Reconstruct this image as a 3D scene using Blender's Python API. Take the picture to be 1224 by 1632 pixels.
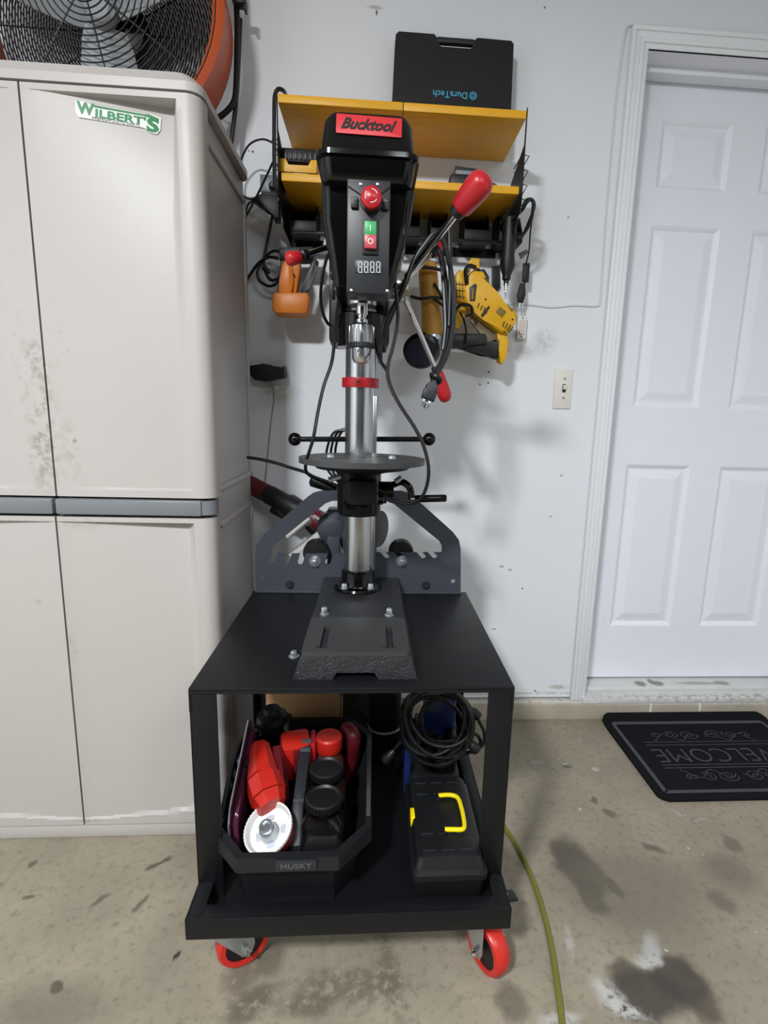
import bpy, bmesh, math, random
from mathutils import Vector, Matrix
from mathutils.geometry import tessellate_polygon
random.seed(7)
sc = bpy.context.scene
for o in list(bpy.data.objects): bpy.data.objects.remove(o)
COL = sc.collection
PI = math.pi
# ------------------------------------------------------------------ camera
F, PX, PY, CH = 842.0, 648.0, 816.0, 1.06          # focal length and principal point in pixels of 1224x1632, eye height
X_ = Vector((13300 - PX, 1030 - PY, F)).normalized()
Zd = Vector((515 - PX, 5364 - PY, F)); Zd = (Zd - X_ * X_.dot(Zd)).normalized()
Y_ = X_.cross(Zd)
RW = Matrix((X_, Y_, -Zd))                          # camera (right, down, forward) -> world
EYE = Vector((0, 0, CH))
cam_d = bpy.data.cameras.new('camera'); cam = bpy.data.objects.new('camera', cam_d); COL.objects.link(cam)
cam_d.sensor_fit = 'HORIZONTAL'; cam_d.sensor_width = 36; cam_d.lens = F / 1224 * 36
cam_d.shift_x = -(PX - 612) / 1224; cam_d.clip_start = 0.02
cr, cd, cf = RW.col[0], RW.col[1], RW.col[2]
m = Matrix((cr, -cd, -cf)).transposed().to_4x4(); m.translation = EYE
cam.matrix_world = m
sc.camera = cam
# ------------------------------------------------------------------ light and exposure
w = bpy.data.worlds.new('world'); sc.world = w; w.use_nodes = True
w.node_tree.nodes['Background'].inputs[0].default_value = (0, 0, 0, 1)
w.node_tree.nodes['Background'].inputs[1].default_value = 0.0
def area(name, loc, sx, sy, power, col=(1, 1, 1), aim=None):
    l = bpy.data.lights.new(name, 'AREA'); l.shape = 'RECTANGLE'; l.size = sx; l.size_y = sy; l.energy = power; l.color = col
    o = bpy.data.objects.new(name, l); COL.objects.link(o); o.location = loc
    if aim is not None:
        o.rotation_euler = (Vector(aim) - Vector(loc)).to_track_quat('-Z', 'Y').to_euler()
    return o
area('ceiling_lamp_left_offscreen', (-0.78, -0.85, 2.38), 0.26, 0.26, 70, (0.955, 0.985, 1.0), aim=(-0.74, -0.70, 0.38))
area('ceiling_lamp_right_offscreen', (0.85, -1.25, 2.40), 1.1, 0.16, 27, (0.94, 0.97, 1.0))
sc.view_settings.view_transform = 'Standard'; sc.view_settings.look = 'None'
sc.view_settings.gamma = 1.0; sc.view_settings.use_curve_mapping = False
sc.view_settings.exposure = 0.55
WALL, DOORY = 1.71, 1.82

# ------------------------------------------------------------------ pixel helpers (a pixel gives a direction; the depth comes from the plane)
def ray(u, v): return RW @ Vector(((u - PX) / F, (v - PY) / F, 1))
def A(u, v, y=WALL):                                # on the upright plane at distance y
    r = ray(u, v); return EYE + r * (y / r.y)
def G(u, v, z=0.0):                                 # on the level plane at height z
    r = ray(u, v); return EYE + r * ((z - CH) / r.z)
# ------------------------------------------------------------------ materials
def lin(c):
    if isinstance(c, str): c = [int(c[i:i + 2], 16) / 255 for i in (0, 2, 4)]
    return tuple((x / 12.92 if x <= 0.04045 else ((x + 0.055) / 1.055) ** 2.4) for x in c) + (1,)
MATS = {}
def pm(name, col, rough=0.5, metal=0.0, var=0.12, scale=14, bump=0.0, bscale=160, coat=0.0, stretch=None, rvar=0.12, trans=0.0, emit=None, spec=0.5, ior=1.45, detail=5):
    if name in MATS: return MATS[name]
    mt = bpy.data.materials.new(name); mt.use_nodes = True; nt = mt.node_tree; N = nt.nodes; L = nt.links
    b = N['Principled BSDF']; c = lin(col)
    tc = N.new('ShaderNodeTexCoord'); mp = N.new('ShaderNodeMapping'); L.new(tc.outputs['Object'], mp.inputs[0])
    if stretch: mp.inputs['Scale'].default_value = stretch
    no = N.new('ShaderNodeTexNoise'); no.inputs['Scale'].default_value = scale; no.inputs['Detail'].default_value = detail
    L.new(mp.outputs[0], no.inputs['Vector'])
    mx = N.new('ShaderNodeMix'); mx.data_type = 'RGBA'
    mx.inputs[6].default_value = tuple(x * (1 - var) for x in c[:3]) + (1,)
    mx.inputs[7].default_value = tuple(min(1, x * (1 + var)) for x in c[:3]) + (1,)
    L.new(no.outputs[0], mx.inputs[0]); L.new(mx.outputs[2], b.inputs['Base Color'])
    mr = N.new('ShaderNodeMapRange'); mr.inputs[3].default_value = max(0.02, rough - rvar / 2); mr.inputs[4].default_value = min(1, rough + rvar / 2)
    L.new(no.outputs[0], mr.inputs[0]); L.new(mr.outputs[0], b.inputs['Roughness'])
    b.inputs['Metallic'].default_value = metal; b.inputs['Coat Weight'].default_value = coat
    b.inputs['Specular IOR Level'].default_value = spec; b.inputs['IOR'].default_value = ior
    b.inputs['Transmission Weight'].default_value = trans
    if emit:
        b.inputs['Emission Color'].default_value = lin(emit[0]); b.inputs['Emission Strength'].default_value = emit[1]
    if bump:
        n2 = N.new('ShaderNodeTexNoise'); n2.inputs['Scale'].default_value = bscale; n2.inputs['Detail'].default_value = 3
        L.new(mp.outputs[0], n2.inputs['Vector'])
        bp = N.new('ShaderNodeBump'); bp.inputs['Strength'].default_value = bump; bp.inputs['Distance'].default_value = 0.002
        L.new(n2.outputs[0], bp.inputs['Height']); L.new(bp.outputs[0], b.inputs['Normal'])
    MATS[name] = mt; return mt
def add_marks(mt, marks, amp=0.02, nscale=12, flat=1):
    """marks with a shape of their own: (cx, cy, cz, rx, ry, rz, rot about the flat axis in degrees, colour, strength, softness, speckle)"""
    nt = mt.node_tree; N = nt.nodes; L = nt.links; b = N['Principled BSDF']
    cur = b.inputs['Base Color'].links[0].from_socket
    geo = N.new('ShaderNodeNewGeometry')
    no = N.new('ShaderNodeTexNoise'); no.inputs['Scale'].default_value = nscale; no.inputs['Detail'].default_value = 4; L.new(geo.outputs['Position'], no.inputs['Vector'])
    sub = N.new('ShaderNodeVectorMath'); sub.operation = 'SUBTRACT'; L.new(no.outputs['Color'], sub.inputs[0]); sub.inputs[1].default_value = (0.5, 0.5, 0.5)
    sca = N.new('ShaderNodeVectorMath'); sca.operation = 'SCALE'; L.new(sub.outputs[0], sca.inputs[0]); sca.inputs['Scale'].default_value = amp * 2
    ad = N.new('ShaderNodeVectorMath'); L.new(geo.outputs['Position'], ad.inputs[0]); L.new(sca.outputs[0], ad.inputs[1])
    sp = N.new('ShaderNodeTexNoise'); sp.inputs['Scale'].default_value = 55; sp.inputs['Detail'].default_value = 6; sp.inputs['Roughness'].default_value = 0.7; L.new(geo.outputs['Position'], sp.inputs['Vector'])
    for (cx, cy, cz, rx, ry, rz, rot, col, st, soft, speck) in marks:
        mp = N.new('ShaderNodeMapping'); mp.vector_type = 'TEXTURE'; L.new(ad.outputs[0], mp.inputs[0])
        mp.inputs['Location'].default_value = (cx, cy, cz); mp.inputs['Scale'].default_value = (rx, ry, rz)
        mp.inputs['Rotation'].default_value = [math.radians(rot) if i == flat else 0 for i in range(3)]
        ln = N.new('ShaderNodeVectorMath'); ln.operation = 'LENGTH'; L.new(mp.outputs[0], ln.inputs[0])
        mr = N.new('ShaderNodeMapRange'); mr.interpolation_type = 'SMOOTHSTEP'
        mr.inputs[1].default_value = 1 + soft; mr.inputs[2].default_value = max(0, 1 - soft); mr.inputs[4].default_value = st
        L.new(ln.outputs['Value'], mr.inputs[0]); fac = mr.outputs[0]
        if speck > 0:
            m2 = N.new('ShaderNodeMapRange'); m2.inputs[1].default_value = speck - 0.06; m2.inputs[2].default_value = speck + 0.06; L.new(sp.outputs[0], m2.inputs[0])
            mu = N.new('ShaderNodeMath'); mu.operation = 'MULTIPLY'; L.new(fac, mu.inputs[0]); L.new(m2.outputs[0], mu.inputs[1]); fac = mu.outputs[0]
        mx = N.new('ShaderNodeMix'); mx.data_type = 'RGBA'; L.new(fac, mx.inputs[0]); L.new(cur, mx.inputs[6]); mx.inputs[7].default_value = lin(col); cur = mx.outputs[2]
    L.new(cur, b.inputs['Base Color'])
M_wall = pm('painted_drywall', 'e2e5ea', 0.62, var=0.03, scale=3, bump=0.10, bscale=60)
M_ceil = pm('ceiling_paint', 'd8d8d6', 0.8, var=0.03)
M_trim = pm('trim_gloss_paint', 'e8eaee', 0.35, var=0.02)
M_door = pm('door_paint', 'eceef7', 0.42, var=0.02, bump=0.03, bscale=90)
M_curb = pm('bare_concrete_curb', 'a49b8b', 0.85, var=0.2, scale=9, bump=0.4, bscale=50)
M_floor = pm('stained_concrete', '8f8675', 0.62, var=0.34, scale=7, bump=0.3, bscale=70, rvar=0.25, detail=12)
M_sill = pm('chipped_white_sill', 'd2d2d0', 0.6, var=0.12, scale=30, bump=0.2, bscale=60)
M_cab = pm('cabinet_plastic', 'b1aca8', 0.42, var=0.03, scale=5, bump=0.06, bscale=300)
M_cabgrey = pm('grey_handle_plastic', '73767a', 0.36, var=0.06)
M_black = pm('black_plastic', '111214', 0.45, var=0.15)
M_rubber = pm('black_rubber_cord', '101113', 0.40, var=0.12)
M_gloss = pm('gloss_black_paint', '060607', 0.13, var=0.1, coat=0.0, rvar=0.04, spec=0.4)
M_powder = pm('black_powdercoat', '0e0f12', 0.45, var=0.14, bump=0.12, bscale=420, spec=0.33)
M_plate = pm('slate_grey_steel', '454953', 0.38, metal=0.25, var=0.12, scale=7)
M_steel = pm('turned_steel', 'b9bbbd', 0.22, metal=1.0, var=0.10, scale=10, stretch=(9, 9, 0.4))
M_chrome = pm('chrome', 'd6d8da', 0.12, metal=1.0, var=0.05)
M_zinc = pm('zinc_plate', 'b9bec2', 0.28, metal=0.9, var=0.12)
M_cast = pm('sparkling_cast_iron', '404144', 0.32, metal=0.65, var=0.3, scale=60, bump=0.9, bscale=330)
M_ground = pm('ground_dark_iron', '4a4b4c', 0.45, metal=0.6, var=0.12, scale=30)
M_red = pm('red_plastic', 'a81a22', 0.32, var=0.08)
M_redor = pm('bright_red_plastic', 'b8241a', 0.38, var=0.08)
M_dred = pm('dark_red_tool', '5e1620', 0.4, var=0.12)
M_wheel = pm('red_polyurethane', 'c02a22', 0.35, var=0.08)
M_green = pm('green_button', '2f9a55', 0.4, var=0.05)
M_white = pm('white_plastic', 'd9d9d6', 0.45, var=0.05)
M_wirew = pm('white_painted_cable', 'd4d6d8', 0.5, var=0.03)
M_yel = pm('tool_yellow', 'd9a514', 0.42, var=0.1, scale=25)
M_yelworn = pm('worn_amber_yellow', 'b98632', 0.5, var=0.5, scale=22)
M_yelb = pm('vivid_yellow', 'f0d60a', 0.35, var=0.05)
M_orange = pm('orange_tool', 'c9701c', 0.42, var=0.12)
M_orfan = pm('orange_shroud', 'c4562a', 0.35, var=0.08)
M_wood = pm('amber_shelf_wood', 'dda31c', 0.45, var=0.22, scale=9, stretch=(1.2, 9, 9))
M_woodbox = pm('pine_block', 'a9845b', 0.6, var=0.2, scale=8, stretch=(1, 8, 8))
M_blade = pm('fan_blade_grey', 'a9adb0', 0.4, var=0.06)
M_blue = pm('blue_jack_paint', '18275a', 0.35, var=0.12)
M_ltext = pm('cyan_print', '4aa0c4', 0.5, var=0.05)
M_gtext = pm('green_print', '1f7a45', 0.45, var=0.05)
M_gry = pm('grey_print', '84888a', 0.5, var=0.05)
M_digit = pm('display_digit', 'c9ccd0', 0.4, var=0.03)
M_mat = pm('charcoal_mat_pile', '17181b', 0.95, var=0.35, scale=120, bump=0.6, bscale=700, spec=0.1)
M_matline = pm('grey_mat_print', '4a4b4e', 0.95, var=0.35, scale=150, spec=0.1)
M_grn = pm('olive_green_cord', '6e6c2b', 0.5, var=0.15)
M_tan = pm('tan_string', '8a8368', 0.7, var=0.1)
M_dkgrey = pm('dark_grey_plastic', '24262a', 0.42, var=0.12)
M_bin = pm('bin_plastic', '151619', 0.48, var=0.15, bump=0.15, bscale=260)
M_clear = pm('clear_plastic', 'e8ecee', 0.08, var=0.02, trans=1.0, rvar=0.03, ior=1.3)
M_clearred = pm('clear_purple_blister', '4a2236', 0.14, var=0.35, scale=40, rvar=0.05)
M_lab = pm('red_label', 'c02a30', 0.45, var=0.04)
M_foil = pm('silver_foil', 'c9ccd0', 0.25, metal=0.6, var=0.05)
M_brown = pm('brown_filler', '4a2b22', 0.6, var=0.5, scale=90)

# ------------------------------------------------------------------ mesh builder
def frame(o, x, y):
    x = Vector(x).normalized(); y = Vector(y); y = (y - x * x.dot(y)).normalized(); z = x.cross(y)
    m = Matrix((x, y, z)).transposed().to_4x4(); m.translation = Vector(o); return m
def axis_frame(p, d):
    d = Vector(d).normalized(); a = Vector((0, 0, 1)) if abs(d.z) < 0.9 else Vector((1, 0, 0))
    x = a.cross(d).normalized(); y = d.cross(x)
    m = Matrix((x, y, d)).transposed().to_4x4(); m.translation = Vector(p); return m
FRONT = lambda p: frame(p, (1, 0, 0), (0, 0, 1))     # x right, y up, z toward the camera (-Y)
def catmull(pts, n=6, closed=False):
    pts = [Vector(p) for p in pts]; out = []; k = len(pts)
    if k < 3: return pts
    rng = range(k) if closed else range(k - 1)
    for i in rng:
        p0 = pts[(i - 1) % k] if closed or i > 0 else pts[0] * 2 - pts[1]
        p1, p2 = pts[i], pts[(i + 1) % k]
        p3 = pts[(i + 2) % k] if closed or i + 2 < k else p2 * 2 - p1
        for j in range(n):
            t = j / n; out.append(0.5 * ((2 * p1) + (p2 - p0) * t + (2 * p0 - 5 * p1 + 4 * p2 - p3) * t * t + (3 * p1 - p0 - 3 * p2 + p3) * t ** 3))
    if not closed: out.append(pts[-1])
    return out
class MB:
    def __init__(s): s.v = []; s.f = []
    def add(s, vs, fs, M=None):
        o = len(s.v); s.v += [(M @ Vector(v)) if M else Vector(v) for v in vs]
        s.f += [tuple(i + o for i in f) for f in fs]; return s
    def bm(s, b, M=None):
        b.verts.index_update(); s.add([v.co.copy() for v in b.verts], [[v.index for v in f.verts] for f in b.faces], M); b.free(); return s
    def box(s, lo, hi, bev=0.0, M=None, seg=2):
        b = bmesh.new(); bmesh.ops.create_cube(b, size=1)
        lo, hi = Vector(lo), Vector(hi); c = (lo + hi) / 2; d = hi - lo
        for v in b.verts: v.co = Vector((c.x + v.co.x * d.x, c.y + v.co.y * d.y, c.z + v.co.z * d.z))
        if bev: bmesh.ops.bevel(b, geom=b.edges[:], offset=min(bev, min(abs(x) for x in d) * 0.49), segments=seg, affect='EDGES', profile=0.5)
        return s.bm(b, M)
    def lathe(s, prof, p, d=(0, 0, 1), seg=24, M=None, cap=True):
        fr = axis_frame(p, d); fr = M @ fr if M else fr; vs = []; fs = []; k = len(prof)
        for i in range(seg):
            a = 2 * PI * i / seg
            for r, h in prof: vs.append((r * math.cos(a), r * math.sin(a), h))
        for i in range(seg):
            j = (i + 1) % seg
            for q in range(k - 1): fs.append((i * k + q, j * k + q, j * k + q + 1, i * k + q + 1))
        if prof[0] == prof[-1]: cap = False
        if cap and prof[0][0] > 1e-6: fs.append(tuple(i * k for i in range(seg))[::-1])
        if cap and prof[-1][0] > 1e-6: fs.append(tuple(i * k + k - 1 for i in range(seg)))
        return s.add(vs, fs, fr)
    def cyl(s, p0, p1, r0, r1=None, seg=16, bev=0.0):
        p0, p1 = Vector(p0), Vector(p1); h = (p1 - p0).length; r1 = r0 if r1 is None else r1
        pr = [(r0, 0), (r1, h)] if not bev else [(r0 - bev, 0), (r0, bev), (r1, h - bev), (r1 - bev, h)]
        return s.lathe(pr, p0, p1 - p0, seg)
    def tube(s, pts, r, seg=8, n=6, closed=False, smooth=True):
        P = catmull(pts, n, closed) if smooth else [Vector(p) for p in pts]; k = len(P)
        R = r if callable(r) else (lambda t: r)
        vs = []; fs = []; up = None
        for i, p in enumerate(P):
            if closed: t = (P[(i + 1) % k] - P[i - 1])
            else: t = P[min(i + 1, k - 1)] - P[max(i - 1, 0)]
            t = t.normalized() if t.length > 1e-9 else Vector((0, 0, 1))
            if up is None:
                a = Vector((0, 0, 1)) if abs(t.z) < 0.9 else Vector((0, 1, 0)); up = (a - t * a.dot(t)).normalized()
            else: up = (up - t * up.dot(t)).normalized()
            sd = t.cross(up); rr = R(i / max(1, k - 1))
            for q in range(seg):
                a = 2 * PI * q / seg; vs.append(p + up * math.cos(a) * rr + sd * math.sin(a) * rr)
        for i in range(k if closed else k - 1):
            j = (i + 1) % k
            for q in range(seg): fs.append((i * seg + q, i * seg + (q + 1) % seg, j * seg + (q + 1) % seg, j * seg + q))
        if not closed:
            fs.append(tuple(range(seg))[::-1]); fs.append(tuple((k - 1) * seg + q for q in range(seg)))
        return s.add(vs, fs)
    def prism(s, poly, depth, M=None, holes=(), bev=0.0, z0=0.0):
        """outline in x,y extruded from z0 to z0+depth"""
        if not holes:
            b = bmesh.new(); ar = sum(poly[i][0] * poly[(i + 1) % len(poly)][1] - poly[(i + 1) % len(poly)][0] * poly[i][1] for i in range(len(poly)))
            pl = list(poly) if ar > 0 else list(poly)[::-1]
            lo = [b.verts.new((x, y, z0)) for x, y in pl]; hi = [b.verts.new((x, y, z0 + depth)) for x, y in pl]; k = len(pl)
            f1 = b.faces.new(lo[::-1]); f2 = b.faces.new(hi)
            for i in range(k): b.faces.new((lo[i], lo[(i + 1) % k], hi[(i + 1) % k], hi[i]))
            if bev: bmesh.ops.bevel(b, geom=list({e for f in (f1, f2) for e in f.edges}), offset=bev, segments=2, affect='EDGES', profile=0.5)
            return s.bm(b, M)
        loops = [list(poly)] + [list(h) for h in holes]
        tris = tessellate_polygon([[Vector((x, y, 0)) for x, y in l] for l in loops])
        flat = [p for l in loops for p in l]; k = len(flat)
        vs = [(x, y, z0 + depth) for x, y in flat] + [(x, y, z0) for x, y in flat]; fs = []
        for t in tris:
            a, b_, c = (Vector(flat[i] + (0,)) for i in t)
            t = tuple(t) if (b_ - a).cross(c - a).z > 0 else tuple(t)[::-1]
            fs.append(t); fs.append(tuple(i + k for i in t[::-1]))
        o = 0
        for l in loops:
            for i in range(len(l)): fs.append((o + i, o + (i + 1) % len(l), o + (i + 1) % len(l) + k, o + i + k))
            o += len(l)
        return s.add(vs, fs, M)
    def loft(s, loops, cap=True):
        k = len(loops[0]); vs = [v for l in loops for v in l]; fs = []
        for i in range(len(loops) - 1):
            for q in range(k): fs.append((i * k + q, i * k + (q + 1) % k, (i + 1) * k + (q + 1) % k, (i + 1) * k + q))
        if cap: fs.append(tuple(range(k))[::-1]); fs.append(tuple((len(loops) - 1) * k + q for q in range(k)))
        return s.add(vs, fs)
    def ball(s, c, r, seg=16):
        rx = r if isinstance(r, tuple) else (r, r, r); b = bmesh.new(); bmesh.ops.create_uvsphere(b, u_segments=seg, v_segments=seg // 2 + 2, radius=1)
        for v in b.verts: v.co = Vector((c[0] + v.co.x * rx[0], c[1] + v.co.y * rx[1], c[2] + v.co.z * rx[2]))
        return s.bm(b)
    def text(s, txt, size, M, ext=0.0004, shear=0.0, offset=0.0, align='CENTER', sx=1.0):
        c = bpy.data.curves.new('t', 'FONT'); c.body = txt; c.size = size; c.extrude = ext; c.shear = shear; c.offset = offset
        c.align_x = align; c.align_y = 'CENTER'; c.resolution_u = 3
        o = bpy.data.objects.new('t', c); COL.objects.link(o); dg = bpy.context.evaluated_depsgraph_get(); me = o.evaluated_get(dg).to_mesh()
        s.add([(v.co.x * sx, v.co.y, v.co.z) for v in me.vertices], [tuple(p.vertices) for p in me.polygons], M)
        o.evaluated_get(dg).to_mesh_clear(); bpy.data.objects.remove(o); bpy.data.curves.remove(c); return s
def rrect(x0, x1, y0, y1, r, z, n=4):
    out = []
    for cx, cy, a0 in ((x1 - r, y1 - r, 0), (x0 + r, y1 - r, 90), (x0 + r, y0 + r, 180), (x1 - r, y0 + r, 270)):
        for i in range(n + 1):
            a = math.radians(a0 + 90 * i / n); out.append(Vector((cx + r * math.cos(a), cy + r * math.sin(a), z)))
    return out
def rr2(x0, x1, y0, y1, r, n=4): return [(v.x, v.y) for v in rrect(x0, x1, y0, y1, r, 0, n)]
def circ(cx, cy, r, n=16): return [(cx + r * math.cos(2 * PI * i / n), cy + r * math.sin(2 * PI * i / n)) for i in range(n)]
def origin_of(p): return p.matrix_world.translation if p else Vector()
WPOS = {}
def part(name, mb, mat, parent=None, label=None, ang=38, kind=None):
    n = len(mb.v); lo = Vector([min(v[i] for v in mb.v) for i in range(3)]); hi = Vector([max(v[i] for v in mb.v) for i in range(3)])
    c = (lo + hi) / 2
    if parent is None: c.z = lo.z
    me = bpy.data.meshes.new(name); me.from_pydata([tuple(v - c) for v in mb.v], [], mb.f)
    b = bmesh.new(); b.from_mesh(me); bmesh.ops.recalc_face_normals(b, faces=b.faces[:]); b.to_mesh(me); b.free()
    me.polygons.foreach_set('use_smooth', [True] * len(me.polygons)); me.set_sharp_from_angle(angle=math.radians(ang))
    me.materials.append(mat); o = bpy.data.objects.new(name, me); COL.objects.link(o)
    WPOS[o.name] = c.copy()
    if parent: o.parent = parent; o.location = c - WPOS[parent.name]
    else: o.location = c
    if label: o['label'] = label
    if kind: o['kind'] = kind
    return o
def tag(o, label, cat, group=None):
    o['label'] = label; o['category'] = cat
    if group: o['group'] = group
    return o
def thing(name, label, cat, loc, group=None):
    o = bpy.data.objects.new(name, None); o.empty_display_size = 0.05; COL.objects.link(o); o.location = Vector(loc); WPOS[o.name] = Vector(loc)
    return tag(o, label, cat, group)
def struct(name, mb, mat, parent=None, ang=38):
    o = part(name, mb, mat, parent, ang=ang)
    if parent is None: o['kind'] = 'structure'
    return o
def hexbolt(p, d, r, h, washer=True):
    mb = MB(); mb.lathe([(r, 0), (r, h * 0.8), (r * 0.8, h)], p, d, 6)
    if washer: mb.lathe([(r * 1.5, 0), (r * 1.5, h * 0.15)], p, d, 14)
    return mb

# ================================================================== the setting
XL, XR, YB, ZC = -1.95, 2.5, -3.2, 2.5
fm = MB().box((XL, YB, -0.08), (XR, WALL + 0.15, 0.0))
struct('floor', fm, M_floor)
JX0, JX1, JZ = 0.776, 1.598, 2.122
wm = MB().prism([(XL, 0.075), (JX0 - 0.004, 0.075), (JX0 - 0.004, JZ + 0.004), (JX1 + 0.004, JZ + 0.004), (JX1 + 0.004, 0.075), (XR, 0.075), (XR, ZC), (XL, ZC)], 0.12, FRONT((0, WALL + 0.12, 0)))
wall_back = struct('wall_back', wm, M_wall)
struct('wall_left', MB().box((XL - 0.1, YB, 0), (XL, WALL + 0.15, ZC)), M_wall)
struct('wall_right', MB().box((XR, YB, 0), (XR + 0.1, WALL + 0.15, ZC)), M_wall)
struct('wall_front', MB().box((XL, YB - 0.1, 0), (XR, YB, ZC)), pm('unseen_wall_dark', '3c3c3e', 0.7, var=0.1))  # unseen wall, coloured dark so the glossy black parts reflect black
struct('ceiling', MB().box((XL, YB, ZC), (XR, WALL + 0.15, ZC + 0.1)), M_ceil)
# concrete curb under the drywall
cu = MB().prism([(1.69, 0), (1.69, 0.058), (1.697, 0.067), (WALL + 0.12, 0.067), (WALL + 0.12, 0)], XR - XL, frame((XL, 0, 0), (0, 1, 0), (0, 0, 1)))
struct('trim_1', cu, M_curb)
add_marks(M_curb, [(1.6, 1.72, 0.075, 1.1, 0.10, 0.022, 0, 'd0d0ce', 0.9, 0.5, 0.42), (0.2, 1.72, 0.07, 1.0, 0.04, 0.010, 0, 'cfcbc2', 0.8, 0.5, 0.4),
    (1.02, 1.69, 0.045, 0.003, 0.05, 0.035, 0, 'e0e0de', 1, 0.3, 0), (1.205, 1.69, 0.05, 0.003, 0.05, 0.03, 0, 'e0e0de', 1, 0.3, 0)], 0.006, 30)
# door casing, jamb, sill
def casing(x0, x1, z0, z1, outer):
    mb = MB(); return mb
ca = MB(); W0, W1 = 0.722, 0.776
ca.box((W0, 1.690, 0.069), (W0 + 0.013, WALL, 2.172), 0.003)
ca.box((W0 + 0.012, 1.695, 0.069), (W0 + 0.030, WALL, 2.160), 0.004)
ca.box((W0 + 0.029, 1.692, 0.069), (W0 + 0.040, WALL, 2.1425), 0.003)
ca.box((W0 + 0.039, 1.698, 0.069), (W1, WALL, 2.1315), 0.003)
struct('trim_2', ca, M_trim)
ch = MB()
for z0, z1, y in ((2.159, 2.1725, 1.6896), (2.142, 2.1605, 1.6946), (2.131, 2.1432, 1.6916), (2.118, 2.1322, 1.6976)):
    ch.box((W0 + (2.1725 - z1) - .0004, y, z0), (1.66, WALL, z1), 0.003)
struct('trim_3', ch, M_trim)
struct('trim_4', MB().box((JX1, 1.692, 0.069), (JX1 + 0.054, WALL, 2.118), 0.004), M_trim)
jm = MB().box((JX0 - 0.003, 1.700, 0.09), (JX0 + 0.0005, 1.83, JZ)).box((JX1 - 0.0005, 1.700, 0.09), (JX1 + 0.003, 1.83, JZ)).box((JX0 - 0.003, 1.700, JZ - 0.004), (JX1 + 0.003, 1.83, JZ + 0.003))
struct('trim_5', jm, M_trim)
jst = MB().box((JX0, 1.768, JZ - 0.022), (JX1, 1.812, JZ - 0.003), 0.002).box((JX0, 1.776, 0.10), (JX0 + 0.011, 1.812, JZ - 0.02), 0.002).box((JX1 - 0.011, 1.776, 0.10), (JX1, 1.812, JZ - 0.02), 0.002)
struct('trim_6', jst, M_trim)
sl = MB().box((JX0 - 0.003, 1.752, 0.066), (JX1 + 0.003, 1.86, 0.088), 0.002).box((JX0 - 0.012, 1.688, 0.060), (JX1 + 0.01, 1.753, 0.080), 0.003)
struct('trim_7', sl, M_sill)
add_marks(M_sill, [(1.02, 1.78, 0.09, 0.02, 0.02, 0.02, 0, '7d7b75', 0.9, 0.4, 0), (1.07, 1.79, 0.09, 0.012, 0.02, 0.02, 0, '7d7b75', 0.9, 0.4, 0), (1.09, 1.78, 0.09, 0.02, 0.02, 0.02, 0, '7d7b75', 0.9, 0.4, 0),
    (1.25, 1.78, 0.09, 0.08, 0.012, 0.02, 0, '9a9892', 0.8, 0.5, 0), (1.34, 1.78, 0.09, 0.03, 0.015, 0.02, 0, '8a8882', 0.8, 0.4, 0), (1.3, 1.70, 0.08, 0.5, 0.015, 0.02, 0, '8f8b82', 0.8, 0.5, 0.52)], 0.008, 30)
# door leaf with six raised panels
DX0, DX1, DZ0, DZ1 = 0.779, 1.594, 0.094, 2.117
rows = [(0.302, 0.908), (1.109, 1.693), (1.802, 2.003)]
cols = [(0.899, 1.135), (1.247, 1.483)]
holes = [[(a, c), (b, c), (b, d), (a, d)] for a, b in cols for c, d in rows]
door = struct('door_1', MB().prism([(DX0, DZ0), (DX1, DZ0), (DX1, DZ1), (DX0, DZ1)], 0.035, FRONT((0, DOORY + 0.035, 0)), holes), M_door)
for a, b in cols:
    for c, d in rows:
        def ring(i, dep): return [Vector((a + i, DOORY + dep, c + i)), Vector((b - i, DOORY + dep, c + i)), Vector((b - i, DOORY + dep, d - i)), Vector((a + i, DOORY + dep, d - i))]
        pn = MB().loft([ring(0, 0.0), ring(0.007, 0.004), ring(0.014, 0.010), ring(0.020, 0.010), ring(0.044, 0.003), ring(0.05, 0.002)], cap=False)
        pn.add(ring(0.05, 0.002), [(0, 1, 2, 3)]); pn.add(ring(0, 0.03), [(0, 1, 2, 3)])
        part('panel', pn, M_door, door, ang=8)
def flr(u, v): p = G(u, v); return p.x, p.y
fmarks = [(0, 0, 0, 50, 50, 1000, 0, '6a6354', .45, .1, .57), (0, 0, 0, 50, 50, 1000, 0, '544d42', .5, .1, .68)]
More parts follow.
